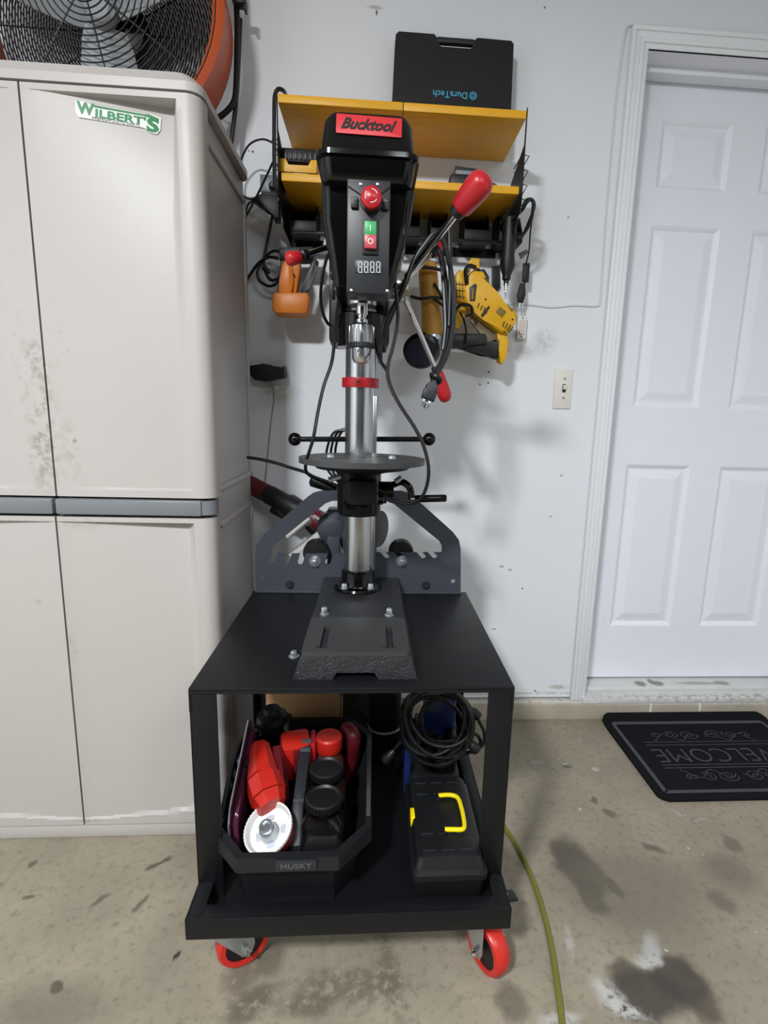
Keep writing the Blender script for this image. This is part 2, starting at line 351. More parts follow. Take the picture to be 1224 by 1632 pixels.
for u, v, rx, ry, rot, col, st, so, sp in (
    (925, 1385, .050, .075, 20, '6f6558', .85, .25, 0), (905, 1360, .045, .055, 0, '776d60', .7, .4, 0), (942, 1425, .028, .05, 10, '665d52', .85, .3, 0), (980, 1415, .012, .03, 25, '6d6458', .8, .3, 0),
    (1030, 1585, .080, .045, 10, '625a52', .9, .3, 0), (1080, 1560, .055, .045, -20, '645c54', .9, .3, 0), (1120, 1600, .03, .03, 0, '6b6258', .8, .4, 0), (1000, 1555, .03, .03, 0, '6b6258', .8, .4, 0), (1090, 1540, .02, .02, 0, '6b6258', .7, .5, 0),
    (1040, 1510, .016, .032, -25, 'dcdad6', .9, .5, .42), (1030, 1530, .026, .012, 0, 'dcdad6', .9, .5, .42), (972, 1590, .022, .035, 30, 'dedcd8', .95, .5, .45), (1000, 1610, .035, .012, -20, 'dedcd8', .9, .5, .5), (907, 1500, .009, .035, -15, 'd0cec8', .75, .6, .45), (895, 1628, .04, .014, 10, 'dad8d4', .9, .5, .42),
    (400, 1600, .045, .025, 30, '857b6a', .8, .5, .42), (385, 1545, .03, .05, 0, '8b816f', .75, .6, .4), (430, 1530, .03, .03, 0, '857c6c', .7, .5, 0), (560, 1570, .10, .03, 0, '8e8574', .7, .6, .45), (490, 1600, .05, .02, 0, '877e6e', .7, .6, .4), (620, 1540, .018, .09, 10, '8d836f', .6, .6, .45),
    (815, 1600, .03, .035, 0, '837a6b', .7, .4, 0), (89, 1572, .009, .012, 20, '6c6354', .95, .3, 0), (282, 1525, .005, .006, 0, '55504a', 1, .3, 0), (158, 1435, .007, .022, -40, '857b68', .8, .5, 0), (226, 1437, .006, .02, -25, '7f7664', .8, .5, 0), (52, 1375, .009, .012, 0, '857b6a', .8, .4, 0), (255, 1375, .006, .03, -55, '6d675c', .8, .4, 0), (48, 1430, .012, .004, 0, '7d7462', .8, .5, 0),
    (85, 1612, .12, .05, 0, '968c78', .6, .7, 0), (1160, 1390, .06, .05, 0, '978d7c', .6, .6, 0), (1150, 1435, .025, .03, 30, '8f8676', .7, .5, 0), (1165, 1345, .02, .025, 0, '8b8272', .7, .5, 0), (1000, 1420, .16, .12, 0, '9b9280', .6, .5, 0), (1040, 1350, .03, .012, -30, '8a8171', .8, .5, 0), (945, 1275, .01, .012, 0, '8a8171', .8, .4, 0), (970, 1295, .012, .02, 40, '8f8675', .8, .4, 0), (900, 1220, .02, .012, -30, '847b6d', .8, .3, 0),
    (926, 1290, .005, .004, 0, 'e2e0dc', 1, .3, 0), (1098, 1353, .004, .003, 0, 'e6e4e0', 1, .3, 0), (1120, 1362, .002, .002, 0, 'e6e4e0', 1, .3, 0), (948, 1226, .011, .010, 0, 'd5d2cc', .9, .35, 0), (897, 1218, .012, .005, 0, 'd8d6d2', .9, .4, 0), (922, 1180, .004, .003, 0, 'e0deda', .9, .3, 0), (856, 1215, .02, .012, -20, 'bdbab4', .8, .3, 0), (898, 1158, .004, .003, 0, 'e0deda', 1, .3, 0), (1080, 1295, .03, .002, -30, 'd0cdc6', .9, .4, 0), (1115, 1305, .02, .002, 20, 'd0cdc6', .9, .4, 0), (1063, 1514, .003, .003, 0, 'e6e4e0', 1, .3, 0), (1205, 1488, .004, .003, 0, 'd6d4d0', .9, .4, 0)):
    x, y = flr(u, v); c_ = lin(col); f_ = .42 if c_[0] < .45 else .62; fmarks.append((x, y, 0, rx, ry, 1000, rot, tuple((max(0, t * f_) * 1.055) ** (1 / 2.4) - .0 if False else (1.055 * (t * f_) ** (1 / 2.4) - .055) for t in c_[:3]), st, so, sp))
add_marks(M_floor, fmarks, 0.018, 26, flat=2)
wmarks = []
for u, v, rx, rz, col, st, so, sp in ((867, 545, .03, .03, 'b5b6b8', .7, .9, .45), (838, 560, .03, .02, 'aeb0b2', .6, .9, .42), (779, 593, .003, .003, '4a4a4a', 1, .4, 0), (778, 610, .003, .003, '55555a', 1, .4, 0), (765, 612, .003, .003, '55555a', 1, .4, 0),
    (832, 938, .003, .003, '55555a', 1, .4, 0), (800, 903, .008, .004, '9c9da0', .9, .5, 0), (813, 908, .006, .004, '9c9da0', .9, .5, 0), (878, 823, .003, .003, '77777a', 1, .4, 0), (853, 1101, .004, .004, '7c7a78', 1, .4, 0), (787, 1003, .008, .0018, '6c6c6c', 1, .3, 0), (895, 758, .007, .003, 'aaabac', .9, .4, 0),
    (868, 12, .003, .003, '6a6a6a', 1, .4, 0), (906, 347, .003, .003, '9a9a9a', 1, .4, 0), (600, 20, .003, .006, '5c5048', 1, .5, 0), (598, 12, .02, .004, 'a8a29c', .7, .6, 0), (392, 10, .004, .004, '2c2c2c', 1, .4, 0), (403, 241, .003, .003, '33332f', 1, .4, 0), (396, 240, .002, .002, '55555a', 1, .4, 0), (440, 625, .05, .03, 'a8a394', .6, .7, .42), (890, 1095, .03, .008, 'b3aca0', .8, .6, .4), (840, 1105, .3, .004, 'b8b2a6', .7, .6, .45), (428, 605, .02, .03, '99937f', .6, .8, 0)):
    p = A(u, v); wmarks.append((p.x, p.y, p.z, rx, 1000, rz, 0, col, st, so, sp))
add_marks(M_wall, wmarks, 0.004, 40)

# ================================================================== plastic cabinet and what stands on it
CY = 1.188; CB = 1.60
cab = thing('storage_cabinet', 'tall beige plastic storage cabinet with dirty double doors', 'cabinet', (-0.69, 1.4, 0))
cx0, cx1 = -1.03, -0.348
body = MB().box((cx0 + .012, 1.236, 0.0), (cx1 - .014, CB, 1.668), 0.006)
part('body', body, M_cab, cab)
rs = MB()                                            # raised rim of the side panel, and the seam half way up
sx = cx1 - .014
for z0, z1 in ((0.05, 0.79), (0.87, 1.62)):
    rs.box((sx - .001, 1.245, z0), (sx + .006, 1.262, z1), .003).box((sx - .001, CB - .02, z0), (sx + .006, CB - .002, z1), .003).box((sx - .001, 1.245, z0 - .004), (sx + .006, CB - .002, z0 + .012), .003).box((sx - .001, 1.245, z1 - .012), (sx + .006, CB - .002, z1 + .004), .003)
part('side_rim', rs, M_cab, cab)
top = MB().loft([rrect(cx0 - .002, cx1 + .002, CY - .002, CB + .004, .03, 1.668), rrect(cx0 - .002, cx1 + .002, CY - .002, CB + .004, .03, 1.684), rrect(cx0 + .012, cx1 - .018, CY + .010, CB - .01, .03, 1.704), rrect(cx0 + .022, cx1 - .028, CY + .02, CB - .02, .03, 1.707)])
part('top_cap', top, M_cab, cab, ang=30)
part('plinth', MB().box((cx0 + .004, CY + .004, 0.0), (cx1 - .006, CB, 0.038), .005), M_cab, cab)
def scoop(so, t, dep, arc, hgt):
    lo_ = (0.018 + 0.035 * so * so) / hgt if arc else 0.025
    if t <= lo_ or t >= 0.9855 or so >= 0.861 or so <= 0.03: return 0.0
    k = min(1, (so - 0.03) / 0.75)
    d = dep * (k ** 1.2) * (0.16 + 0.84 * t ** 6) * min(1, (0.861 - so) / 0.045)
    return d + (0.004 if arc else 0)
def cabdoor(x0, x1, z0, z1, dep, right, arc):
    """front skin with a panel scooped back towards the outer top corner, rounded outer edge"""
    ss = [i / 16 * .8 for i in range(17)] + [.812, .82, .84, .86, .865, .90, .92, .94, .955, .97, .98, .99, 1.0]
    ts = sorted(set([i / 24 for i in range(25)] + [.015, .02, .026, .03, .05, .065, .97, .985, .9862]))
    if not right: ss = [1 - a for a in ss][::-1]
    nx, nz = len(ss) - 1, len(ts) - 1; vs = []; fs = []; wdt = x1 - x0; hgt = z1 - z0
    for t in ts:
        for s in ss:
            so = s if right else 1 - s; y = CY; e = (1 - so) * wdt
            if e < .03: y += .03 - math.sqrt(max(0, .03 ** 2 - (.03 - e) ** 2))
            vs.append((x0 + wdt * s, y + scoop(so, t, dep, arc, hgt), z0 + hgt * t))
    W = nx + 1
    for j in range(nz):
        for i in range(nx): fs.append((j * W + i, j * W + i + 1, (j + 1) * W + i + 1, (j + 1) * W + i))
    k = len(vs); edge = [i for i in range(W)] + [j * W + nx for j in range(1, nz + 1)] + [nz * W + i for i in range(nx - 1, -1, -1)] + [j * W for j in range(nz - 1, 0, -1)]
    vs += [(vs[i][0], 1.234, vs[i][2]) for i in edge]
    for q in range(len(edge)):
        r = (q + 1) % len(edge); fs.append((edge[q], edge[r], k + r, k + q))
    fs.append(tuple(k + q for q in range(len(edge))))
    return MB().add(vs, fs)
GX = -0.688
doors = []
for x0, x1, z0, z1, dep, right, arc in ((GX + .002, cx1, .862, 1.664, .042, True, 0), (cx0, GX - .002, .862, 1.664, .042, False, 0), (GX - .004, cx1 - .003, .040, .816, .022, True, 1), (cx0, GX - .008, .040, .816, .022, False, 1)):
    doors.append(part('door', cabdoor(x0, x1, z0, z1, dep, right, arc), M_cab, cab, ang=24))
for x0, x1 in ((GX - .002, cx1 - .030), (cx0 + .03, GX - .008)):
    part('handle_strip', MB().box((x0, CY - .006, .822), (x1, CY + .035, .857), .004), M_cabgrey, cab, 'grey plastic handle strip')
part('corner_cap', MB().loft([rrect(cx1 - .06, cx1 - .001, CY - .001, 1.24, .028, .824), rrect(cx1 - .06, cx1 - .001, CY - .001, 1.24, .028, .856)]), M_cabgrey, cab)
mk = []
for u, v, rx, rz, st, sp, col in ((70, 680, .035, .14, .75, .50, '6f6a55'), (65, 730, .02, .06, .7, .46, '77725c'), (115, 710, .018, .05, .6, .50, '7f7460'), (55, 570, .022, .05, .6, .52, '77756a'), (100, 500, .03, .12, .5, .58, '88857f'), (118, 702, .004, .005, 1, 0, '5a564c'), (35, 580, .05, .10, .35, .56, '8d8a84'), (115, 1035, .008, .03, .7, .45, '8a7f6c'), (60, 960, .006, .006, .7, 0, '84807a'), (140, 1308, .03, .004, .8, .45, '55534e'), (150, 930, .03, .1, .4, .6, '8f8a84'), (125, 835, .06, .012, .5, .45, '8d8270'), (20, 540, .04, .15, .3, .58, '97938c'), (130, 760, .06, .03, .35, .55, '948c80')):
    p = A(u, v, CY); mk.append((p.x, p.y, p.z, rx * .8, 1000, rz * .85, 0, col, st * .6, 0.95, sp + (.03 if sp else 0)))
add_marks(M_cab, mk, 0.006, 40)
# sticker on the upper door, following its scooped face
def surf(x, z):
    so = (x - GX - .002) / (cx1 - GX - .002); t = (z - .862) / (1.664 - .862); return scoop(so, min(t, .98), .042, 0, .8)
def stick(mb, off):
    xa, xb = s0.x, s0.x + sw; za, zb = s1.z - .022, s0.z + .018
    c00, c10, c01, c11 = surf(xa, za), surf(xb, za), surf(xa, zb), surf(xb, zb)
    for v in mb.v:
        a = (v.x - xa) / (xb - xa); b = (v.z - za) / (zb - za)
        v.y = CY + (c00 * (1 - a) + c10 * a) * (1 - b) + (c01 * (1 - a) + c11 * a) * b - off + (v.y - SY0)
    return mb
s0 = A(126, 180, CY + .018); s1 = A(256, 199, CY + .030); sdir = Vector((s1.x - s0.x, 0, s1.z - s0.z)).normalized(); SY0 = s0.y
SM = frame(s0, sdir, (0, 0, 1)); sw = (s1 - s0).length
def dens(poly, n=5):
    out = []
    for i in range(len(poly)):
        a, b = poly[i], poly[(i + 1) % len(poly)]
        out += [(a[0] + (b[0] - a[0]) * q / n, a[1] + (b[1] - a[1]) * q / n) for q in range(n)]
    return out
st = MB()
stp = [(-.001, .017), (.020, .018), (.024, .012), (.036, .014), (sw * .82, .015), (sw * .90, .017), (sw * 1.0, .012), (sw * 1.01, -.004), (sw * .985, -.020), (sw * .85, -.019), (sw * .84, -.012), (.004, -.0125), (.003, -.006), (.0, -.004)]
nc = 26; vs = []
up = [(-.001, .017), (.020, .018), (.024, .014), (sw * .82, .015), (sw * .90, .017), (sw * 1.005, .012)]; dn = [(-.001, -.004), (.003, -.0125), (sw * .83, -.0125), (sw * .86, -.020), (sw * .98, -.021), (sw * 1.005, -.012)]
def ev(pl, x):
    for a, b in zip(pl, pl[1:]):
        if a[0] <= x <= b[0]: return a[1] + (b[1] - a[1]) * (x - a[0]) / max(1e-6, b[0] - a[0])
    return pl[-1][1]
for i in range(nc + 1):
    x = -.001 + (sw * 1.005 + .001) * i / nc; vs += [(x, ev(dn, x), 0), (x, ev(up, x), 0)]
st.add(vs, [(2 * i, 2 * i + 2, 2 * i + 3, 2 * i + 1) for i in range(nc)], SM)
stk = part('sticker', stick(st, .0025), M_white, cab, 'white sticker with green lettering')
def fit(mb, txt, x0, x1, y0, y1, off):
    t = MB().text(txt, 1.0, Matrix(), ext=0, offset=off); xs = [v.x for v in t.v]; ys_ = [v.y for v in t.v]
    a, b = min(xs), max(xs); c, d = min(ys_), max(ys_)
    return mb.add([(x0 + (v.x - a) / (b - a) * (x1 - x0), y0 + (v.y - c) / (d - c) * (y1 - y0), 0) for v in t.v], t.f, SM)
tx = MB(); fit(tx, 'W', 0.001, sw * .215, -.006, .0165, .045); fit(tx, "ILBERT'", sw * .225, sw * .825, -.0075, .0085, .03); fit(tx, 'S', sw * .835, sw * .99, -.0185, .0095, .045)
tx.prism(dens([(sw * .20, .0135), (sw * .80, .0135), (sw * .86, .015), (sw * .98, .010), (sw * .97, .007), (sw * .8, .0105), (sw * .21, .0105)], 6), .0004, SM)
part('lettering', stick(tx, .0032), M_gtext, stk)
part('small_lettering', stick(MB().text('PREMIUM AUTO PARTS', .0062, SM @ Matrix.Translation((sw * .47, -.0098, 0)), sx=1.35), .0032), M_gry, stk)

# ---- big fan on top of the cabinet
FC = A(143, -11, 1.50); FR = .312
fan = thing('drum_fan', 'big orange drum fan with black wire guard on the cabinet', 'fan', (FC.x, FC.y + .06, 1.707))
fa = lambda r, a, y: Vector((FC.x + r * math.cos(a), y, FC.z + r * math.sin(a)))
part('shroud', MB().lathe([(FR - .028, 0), (FR - .012, -.010), (FR, 0), (FR - .004, .03), (FR - .012, .13), (FR - .020, .13), (FR - .014, .03), (FR - .028, 0)], FC, (0, 1, 0), 64), M_orfan, fan, 'orange shroud')
gd = MB()
for i in range(1, 22):
    r = .012 + .0134 * i
    yy = FC.y - .004 - .030 * (1 - (r / FR) ** 2)
    gd.tube([fa(r, 2 * PI * q / 40, yy) for q in range(40)], .0017, 5, closed=True, smooth=False)
for q in range(8):
    a = 2 * PI * q / 8 + .2
    gd.tube([fa(r, a, FC.y - .004 - .030 * (1 - (r / FR) ** 2) + .002) for r in (.03, .12, .21, FR - .02)], .0022, 5, smooth=False)
part('front_guard', gd, M_black, fan)
gd = MB()
for i in range(1, 39):
    r = .02 + .0071 * i
    gd.tube([fa(r, 2 * PI * q / 36, FC.y + .135) for q in range(36)], .0019, 4, closed=True, smooth=False)
for q in range(12): gd.tube([fa(.02, q * PI / 6, FC.y + .137), fa(FR - .016, q * PI / 6, FC.y + .137)], .002, 5, smooth=False)
part('rear_guard', gd, M_black, fan)
for q in range(3):
    a0 = -PI / 2 + .06 + q * 2 * PI / 3; bl = MB(); nv = 7
    lo = []; hi = []
    for i in range(nv + 1):
        r = .03 + (FR - .065) * i / nv; wd = .070 + .048 * (i / nv) ** .6
        row = []
        for t in (-1, -.5, 0, .5, 1):
            off = wd * t * (.62 if i < nv else .5); tang = Vector((-math.sin(a0), 0, math.cos(a0))); rad = Vector((math.cos(a0), 0, math.sin(a0)))
            row.append(Vector((FC.x, FC.y + .060 + off * .42 + .010 * t * t, FC.z)) + rad * r + tang * off * 1.0)
        lo.append(row)
    vs = [p for row in lo for p in row]; n0 = len(vs); vs += [p + Vector((0, .004, 0)) for p in vs]; fs = []
    for i in range(nv):
        for t in range(4):
            q0 = i * 5 + t; fs.append((q0, q0 + 1, q0 + 6, q0 + 5)); fs.append((n0 + q0, n0 + q0 + 5, n0 + q0 + 6, n0 + q0 + 1))
    rim = [t for t in range(5)] + [i * 5 + 4 for i in range(1, nv + 1)] + [nv * 5 + t for t in (3, 2, 1, 0)] + [i * 5 for i in range(nv - 1, 0, -1)]
    for i in range(len(rim)): a, b = rim[i], rim[(i + 1) % len(rim)]; fs.append((a, b, n0 + b, n0 + a))
    part('blade', bl.add(vs, fs), M_blade, fan, 'light grey fan blade')
part('hub', MB().lathe([(.030, .0), (.04, .01), (.04, .035), (.035, .04)], FC + Vector((0, .03, 0)), (0, 1, 0), 24), M_blade, fan)
part('motor', MB().lathe([(.06, .0), (.085, .01), (.085, .04), (.06, .05)], FC + Vector((0, .09, 0)), (0, 1, 0), 24), M_black, fan)
fp = lambda u, v, y=1.635: A(u, v, y)
part('stand', MB().tube([fp(374, -60), fp(377, 5), fp(378, 60), fp(376, 140), fp(371, 165), fp(355, 183), fp(338, 192), fp(322, 196)], .0075, 10).tube([fp(383, 30, 1.645), fp(378, 140, 1.645), fp(372, 200, 1.645), fp(366, 240, 1.645), fp(355, 268, 1.645)], .006, 10), M_black, fan, 'bent black tube stand')
kb = A(380, 8, 1.63)
part('clamp', MB().box(kb + Vector((-.012, -.02, -.006)), kb + Vector((.022, .01, .010)), .003).box(kb + Vector((.016, -.016, -.018)), kb + Vector((.022, .006, .0)), .001), M_black, fan)
for dx in (-.17, .17):
    part('foot', MB().tube([(FC.x + dx, FC.y - .06, 1.714), (FC.x + dx, FC.y + .08, 1.714)], .007, 8, smooth=False).tube([(FC.x + dx, FC.y + .05, 1.714), (FC.x + dx * .97, FC.y + .05, FC.z - .245)], .007, 8, smooth=False), M_black, fan)

# ================================================================== wall fittings
sw = thing('light_switch', 'off-white toggle light switch plate beside the door', 'light switch', A(897, 650))
p0, p1 = A(880, 651), A(913, 589)
part('plate', MB().box((p0.x, WALL - .006, p0.z), (p1.x, WALL + .001, p1.z), .0025), pm('ivory_plate', 'dedbd2', 0.4, var=0.02), sw)
pc = A(898, 619)
part('toggle', MB().box((pc.x - .004, WALL - .016, pc.z - .004), (pc.x + .004, WALL - .004, pc.z + .010), .001), pm('ivory_plate', 'dedbd2'), sw)
part('slot', MB().box((pc.x - .0055, WALL - .0068, pc.z - .013), (pc.x + .0055, WALL - .004, pc.z + .013)), M_dkgrey, sw)
for dz in (.030, -.030): part('screw', MB().cyl((pc.x, WALL - .008, pc.z + dz), (pc.x, WALL - .004, pc.z + dz), .0035, seg=10), M_zinc, sw)
rc = thing('surface_box', 'small grimy white surface-mounted wire box on the wall', 'wall box', A(828, 541))
p0, p1 = A(821, 541), A(837, 506)
part('box', MB().box((p0.x, WALL - .022, p0.z), (p1.x, WALL + .001, p1.z), .002), M_white, rc)
part('cover', MB().box((p0.x + .005, WALL - .026, p0.z + .012), (p1.x - .006, WALL - .02, p1.z - .012), .002), pm('pinkish_label', 'cfc0ba', .5), rc)
for dz in (.006,): 
    for zz in (p0.z + dz, p1.z - dz): part('screw', MB().cyl((.5 * (p0.x + p1.x), WALL - .024, zz), (.5 * (p0.x + p1.x), WALL - .02, zz), .002, seg=8), M_dkgrey, rc)
tag(part('wall_cable', MB().tube([A(u, v, WALL - .002) for u, v in ((740, 470), (790, 482), (815, 485), (845, 486), (880, 490), (915, 487), (950, 488), (957, 480), (960, 440), (966, 350), (974, 250), (982, 160), (990, 95), (997, 52), (1005, 41), (1030, 40), (1080, 45), (1130, 50), (1165, 54), (1185, 53), (1224, 60), (1300, 66))], .0028, 6, 5), M_wirew), 'thin white cable painted onto the wall around the door casing', 'cable')
p0, p1 = A(795, 560), A(818, 532)
tag(part('blank_plate', MB().box((p0.x, WALL - .004, p0.z), (p1.x, WALL + .001, p1.z), .0015), M_wirew), 'plain white blank plate half hidden behind the yellow saw', 'wall plate')
so = thing('wall_outlet', 'grey wall outlet box with a round black plug pushed in', 'outlet', A(432, 312))
p0, p1 = A(418, 312), A(446, 286)
part('box', MB().box((p0.x, WALL - .03, p0.z), (p1.x, WALL + .001, p1.z), .003), M_cabgrey, so)
pp = A(436, 299, WALL - .03)
part('plug', MB().lathe([(.013, 0), (.012, .014), (.006, .022)], pp, (0, -1, 0), 14), M_black, so)

# ================================================================== tool organiser on the wall
SX0, SX1, SEAM = -.246, .374, .062
Z1, Z2 = 1.803, 1.633
org = thing('tool_organizer', 'black metal wall organizer with two amber wooden shelves', 'tool organizer', (.06, 1.6, 1.53))
for x0, x1 in ((SX0, SEAM - .001), (SEAM + .001, SX1)):
    part('shelf_board', MB().box((x0, 1.475, Z1), (x1, WALL - .002, Z1 + .019), .0015), M_wood, org)
for x0, x1 in ((SX0 + .004, SEAM - .001), (SEAM + .001, SX1 - .004)):
    part('shelf_board', MB().box((x0, 1.488, Z2), (x1, WALL - .002, Z2 + .019), .0015), M_wood, org)
for x, sg in ((SX0, -1), (SX1, 1)):
    Mx = frame((x + (.002 if sg > 0 else -.004), 0, 0), (0, 1, 0), (0, 0, 1))
    part('side_panel', MB().prism([(1.479, Z1 + .028), (1.484, Z1 + .028), (1.489, 1.75), (WALL - .002, 1.668), (WALL - .002, 1.535), (1.56, 1.545), (1.482, 1.61)], .002, Mx), M_powder, org)
rl = MB().box((SX0 + .01, WALL - .006, 1.535), (SX1 - .01, WALL + .001, 1.560), .001).box((SX0 + .01, 1.60, 1.545), (SX1 - .01, 1.612, 1.553), .001)
part('rail', rl, M_powder, org)
for u0, u1, ln in ((466, 508, .02), (548, 590, 0), (636, 668, 0), (684, 712, 0), (736, 776, .01), (790, 826, 0)):
    a, b = A(u0, 350, 1.66), A(u1, 350, 1.66); wd = b.x - a.x
    hm = MB().box((a.x, WALL - .012, 1.552), (b.x, WALL - .004, Z2 - .001), .001).box((a.x, 1.60, 1.550), (b.x, WALL - .004, 1.555), .001)
    for xx in (a.x, b.x - .003): hm.prism([(1.60, 1.552), (1.60, 1.575), (1.64, Z2 - .004), (WALL - .006, Z2 - .004), (WALL - .006, 1.552)], .003, frame((xx, 0, 0), (0, 1, 0), (0, 0, 1)))
    hm.box((a.x, 1.597, 1.550), (b.x, 1.601, 1.578), .001)
    part('tool_holder', hm, M_powder, org)
for x, sg in ((SX0 - .006, -1), (SX1 + .006, 1)):
    hk = MB()
    for q in range(4):
        z = 1.72 - q * .035
        hk.tube([(x, 1.50 + .0, z + .012), (x + sg * .014, 1.50, z + .010), (x + sg * .002, 1.50, z - .012), (x, 1.50, z - .022)], .0015, 5, smooth=False)
        hk.tube([(x, 1.60, z + .012), (x + sg * .014, 1.60, z + .010), (x + sg * .002, 1.60, z - .012), (x, 1.60, z - .022)], .0015, 5, smooth=False)
    hk.tube([(x, 1.50, 1.74), (x, 1.60, 1.74)], .0015, 5, smooth=False).tube([(x, 1.50, 1.60), (x, 1.60, 1.60)], .0015, 5, smooth=False).tube([(x, 1.50, 1.74), (x, 1.50, 1.59)], .0015, 5, smooth=False)
    part('side_hook_rack', hk, M_black, org)
# battery on the lower shelf
bt = thing('battery_pack', 'black and yellow slide battery pack at the open end of the lower shelf', 'battery', (-.2, 1.56, Z2 + .019))
bx0, bx1 = A(447, 260, 1.53).x, A(506, 260, 1.53).x; bz = Z2 + .019
part('base', MB().box((bx0, 1.52, bz), (bx1, 1.62, bz + .022), .004), M_dkgrey, bt)
part('collar', MB().prism([(bx0 + .002, .014), (bx1 - .002, .014), (bx1, .045), (bx1 - .016, .045), (bx1 - .022, .030), (bx0 + .022, .030), (bx0 + .016, .045), (bx0, .045)], .105, FRONT((0, 1.622, bz)), bev=.001), M_yel, bt)
part('top', MB().box((bx0 + .003, 1.524, bz + .040), (bx1 - .003, 1.616, bz + .075), .006), M_black, bt)
gv = MB()
for q in range(7): gv.box((bx0 + .012 + q * .0125, 1.521, bz + .046), (bx0 + .019 + q * .0125, 1.53, bz + .066), .001)
part('grip_rib', gv, M_dkgrey, bt)
part('label', MB().box((-.215, 1.518, bz + .001), (-.180, 1.5205, bz + .012)), M_white, bt)
# charger and red tool on the lower shelf
cg = thing('battery_charger', 'black battery charger sitting on the lower wooden shelf', 'charger', (.235, 1.55, bz))
c0, c1 = A(722, 270, 1.53).x, A(764, 270, 1.53).x
part('base', MB().box((c0 - .008, 1.515, bz), (c1 + .008, 1.64, bz + .034), .006), M_black, cg)
part('dock', MB().prism([(c0, 0), (c1, 0), (c1 - .002, .020), (c0 + .006, .024)], .09, FRONT((0, 1.62, bz + .034)), bev=.003), M_dkgrey, cg)
part('slot', MB().box((c0 + .008, 1.526, bz + .036), (c1 - .008, 1.532, bz + .046), .001), M_gry, cg)
rt = thing('red_ratchet', 'low dark red tool lying beside the charger on the shelf', 'tool', (.31, 1.55, bz))
r0, r1 = A(764, 282, 1.53).x, A(815, 285, 1.53).x
part('body', MB().tube([(r0 + .012, 1.55, bz + .016), ((r0 + r1) / 2, 1.56, bz + .017), (r1 - .004, 1.60, bz + .016)], lambda t: .015 - .004 * abs(t - .4), 10), M_dred, rt)
part('head', MB().box((r0 - .004, 1.532, bz), (r0 + .018, 1.575, bz + .028), .005), M_black, rt)
# tool case on the top shelf
tc = thing('socket_case', 'flat black carry case standing upside down on the top shelf', 'tool case', (.205, 1.67, Z1 + .019))
tz = Z1 + .020; cX0, cX1 = .036, .372
out = [(cX0, 0), (cX1, 0), (cX1 - .002, .245), (cX1 - .010, .256), (.268, .257), (.256, .247), (.250, .250), (.156, .262), (.150, .272), (.050, .272), (.041, .262)]
out = [(cX0, 0), (cX1, 0), (cX1 - .001, .248), (cX1 - .008, .256), (.268, .257), (.258, .247), (.254, .224), (.166, .224), (.160, .247), (.150, .258), (.052, .258), (.044, .250)]
tilt = Matrix.Translation((0, 1.69, tz)) @ Matrix.Rotation(math.radians(-3.5), 4, 'X') @ frame((0, 0, 0), (1, 0, 0), (0, 0, 1))
hol = None
part('shell', MB().prism(out, .060, tilt, z0=-.004, bev=.003), M_black, tc, ang=20)
part('lid_seam', MB().prism([(x, y) for x, y in out], .003, tilt @ Matrix.Translation((.204, .13, .026)) @ Matrix.Scale(1.006, 4) @ Matrix.Translation((-.204, -.13, 0))), M_dkgrey, tc)
part('handle_grip', MB().prism(rr2(.156, .262, .237, .251, .005), .016, tilt, z0=.042, bev=.003), M_dkgrey, tc)
T180 = Matrix.Rotation(PI, 4, 'Z')
lg = MB().text('DuraTech', .024, tilt @ Matrix.Translation((.198, .108, .0565)) @ T180, sx=1.0, offset=.0003)
lx = .198 + .064
lg.prism(circ(lx, .108, .0105, 20), .001, tilt, [circ(lx, .108, .0078, 20)], z0=.0562).prism(circ(lx, .108, .0055, 16), .001, tilt, [circ(lx, .108, .003, 16)], z0=.0562)
part('lettering', lg, M_ltext, tc, 'light blue printed lettering')

# ---- tools hanging below the organiser
def P2(pts, y, o):                                   # pixel outline -> plane coordinates about o (x right, z up)
    return [((A(u, v, y) - o).x, (A(u, v, y) - o).z) for u, v in pts]
def slab(pts, y, depth, bev=.004):
    o = A(*pts[0], y); return MB().prism(P2(pts, y, o), depth, FRONT(o + Vector((0, depth / 2, 0))), bev=bev)
# orange drill
od = thing('orange_cordless_tool', 'orange cordless tool hanging handle-down from the organizer', 'power tool', A(466, 503, 1.62))
part('foot', slab([(437, 474), (441, 470), (492, 470), (496, 480), (493, 500), (488, 504), (442, 503), (437, 496)], 1.60, .075, .008), M_orange, od)
part('handle', slab([(450, 425), (455, 415), (478, 416), (481, 430), (475, 470), (444, 472), (447, 450)], 1.60, .042, .010), M_orange, od)
part('handle_rib', MB().tube([A(463, 425, 1.578), A(465, 450, 1.576), A(461, 470, 1.574)], .006, 8), M_orange, od)
part('black_grip', slab([(480, 466), (484, 455), (496, 420), (503, 414), (508, 418), (506, 428), (494, 462), (489, 473)], 1.60, .028, .006), M_dkgrey, od)
part('back_strap', slab([(443, 472), (448, 420), (452, 412), (454, 425), (448, 472)], 1.605, .030, .003), M_black, od)
part('body', slab([(446, 398), (500, 396), (506, 404), (500, 418), (448, 418)], 1.62, .060, .010), M_black, od)
for u, v in ((468, 437), (477, 499)): part('screw', MB().cyl(A(u, v, 1.565), A(u, v, 1.57) + Vector((0, .01, 0)), .002, seg=8), M_black, od)
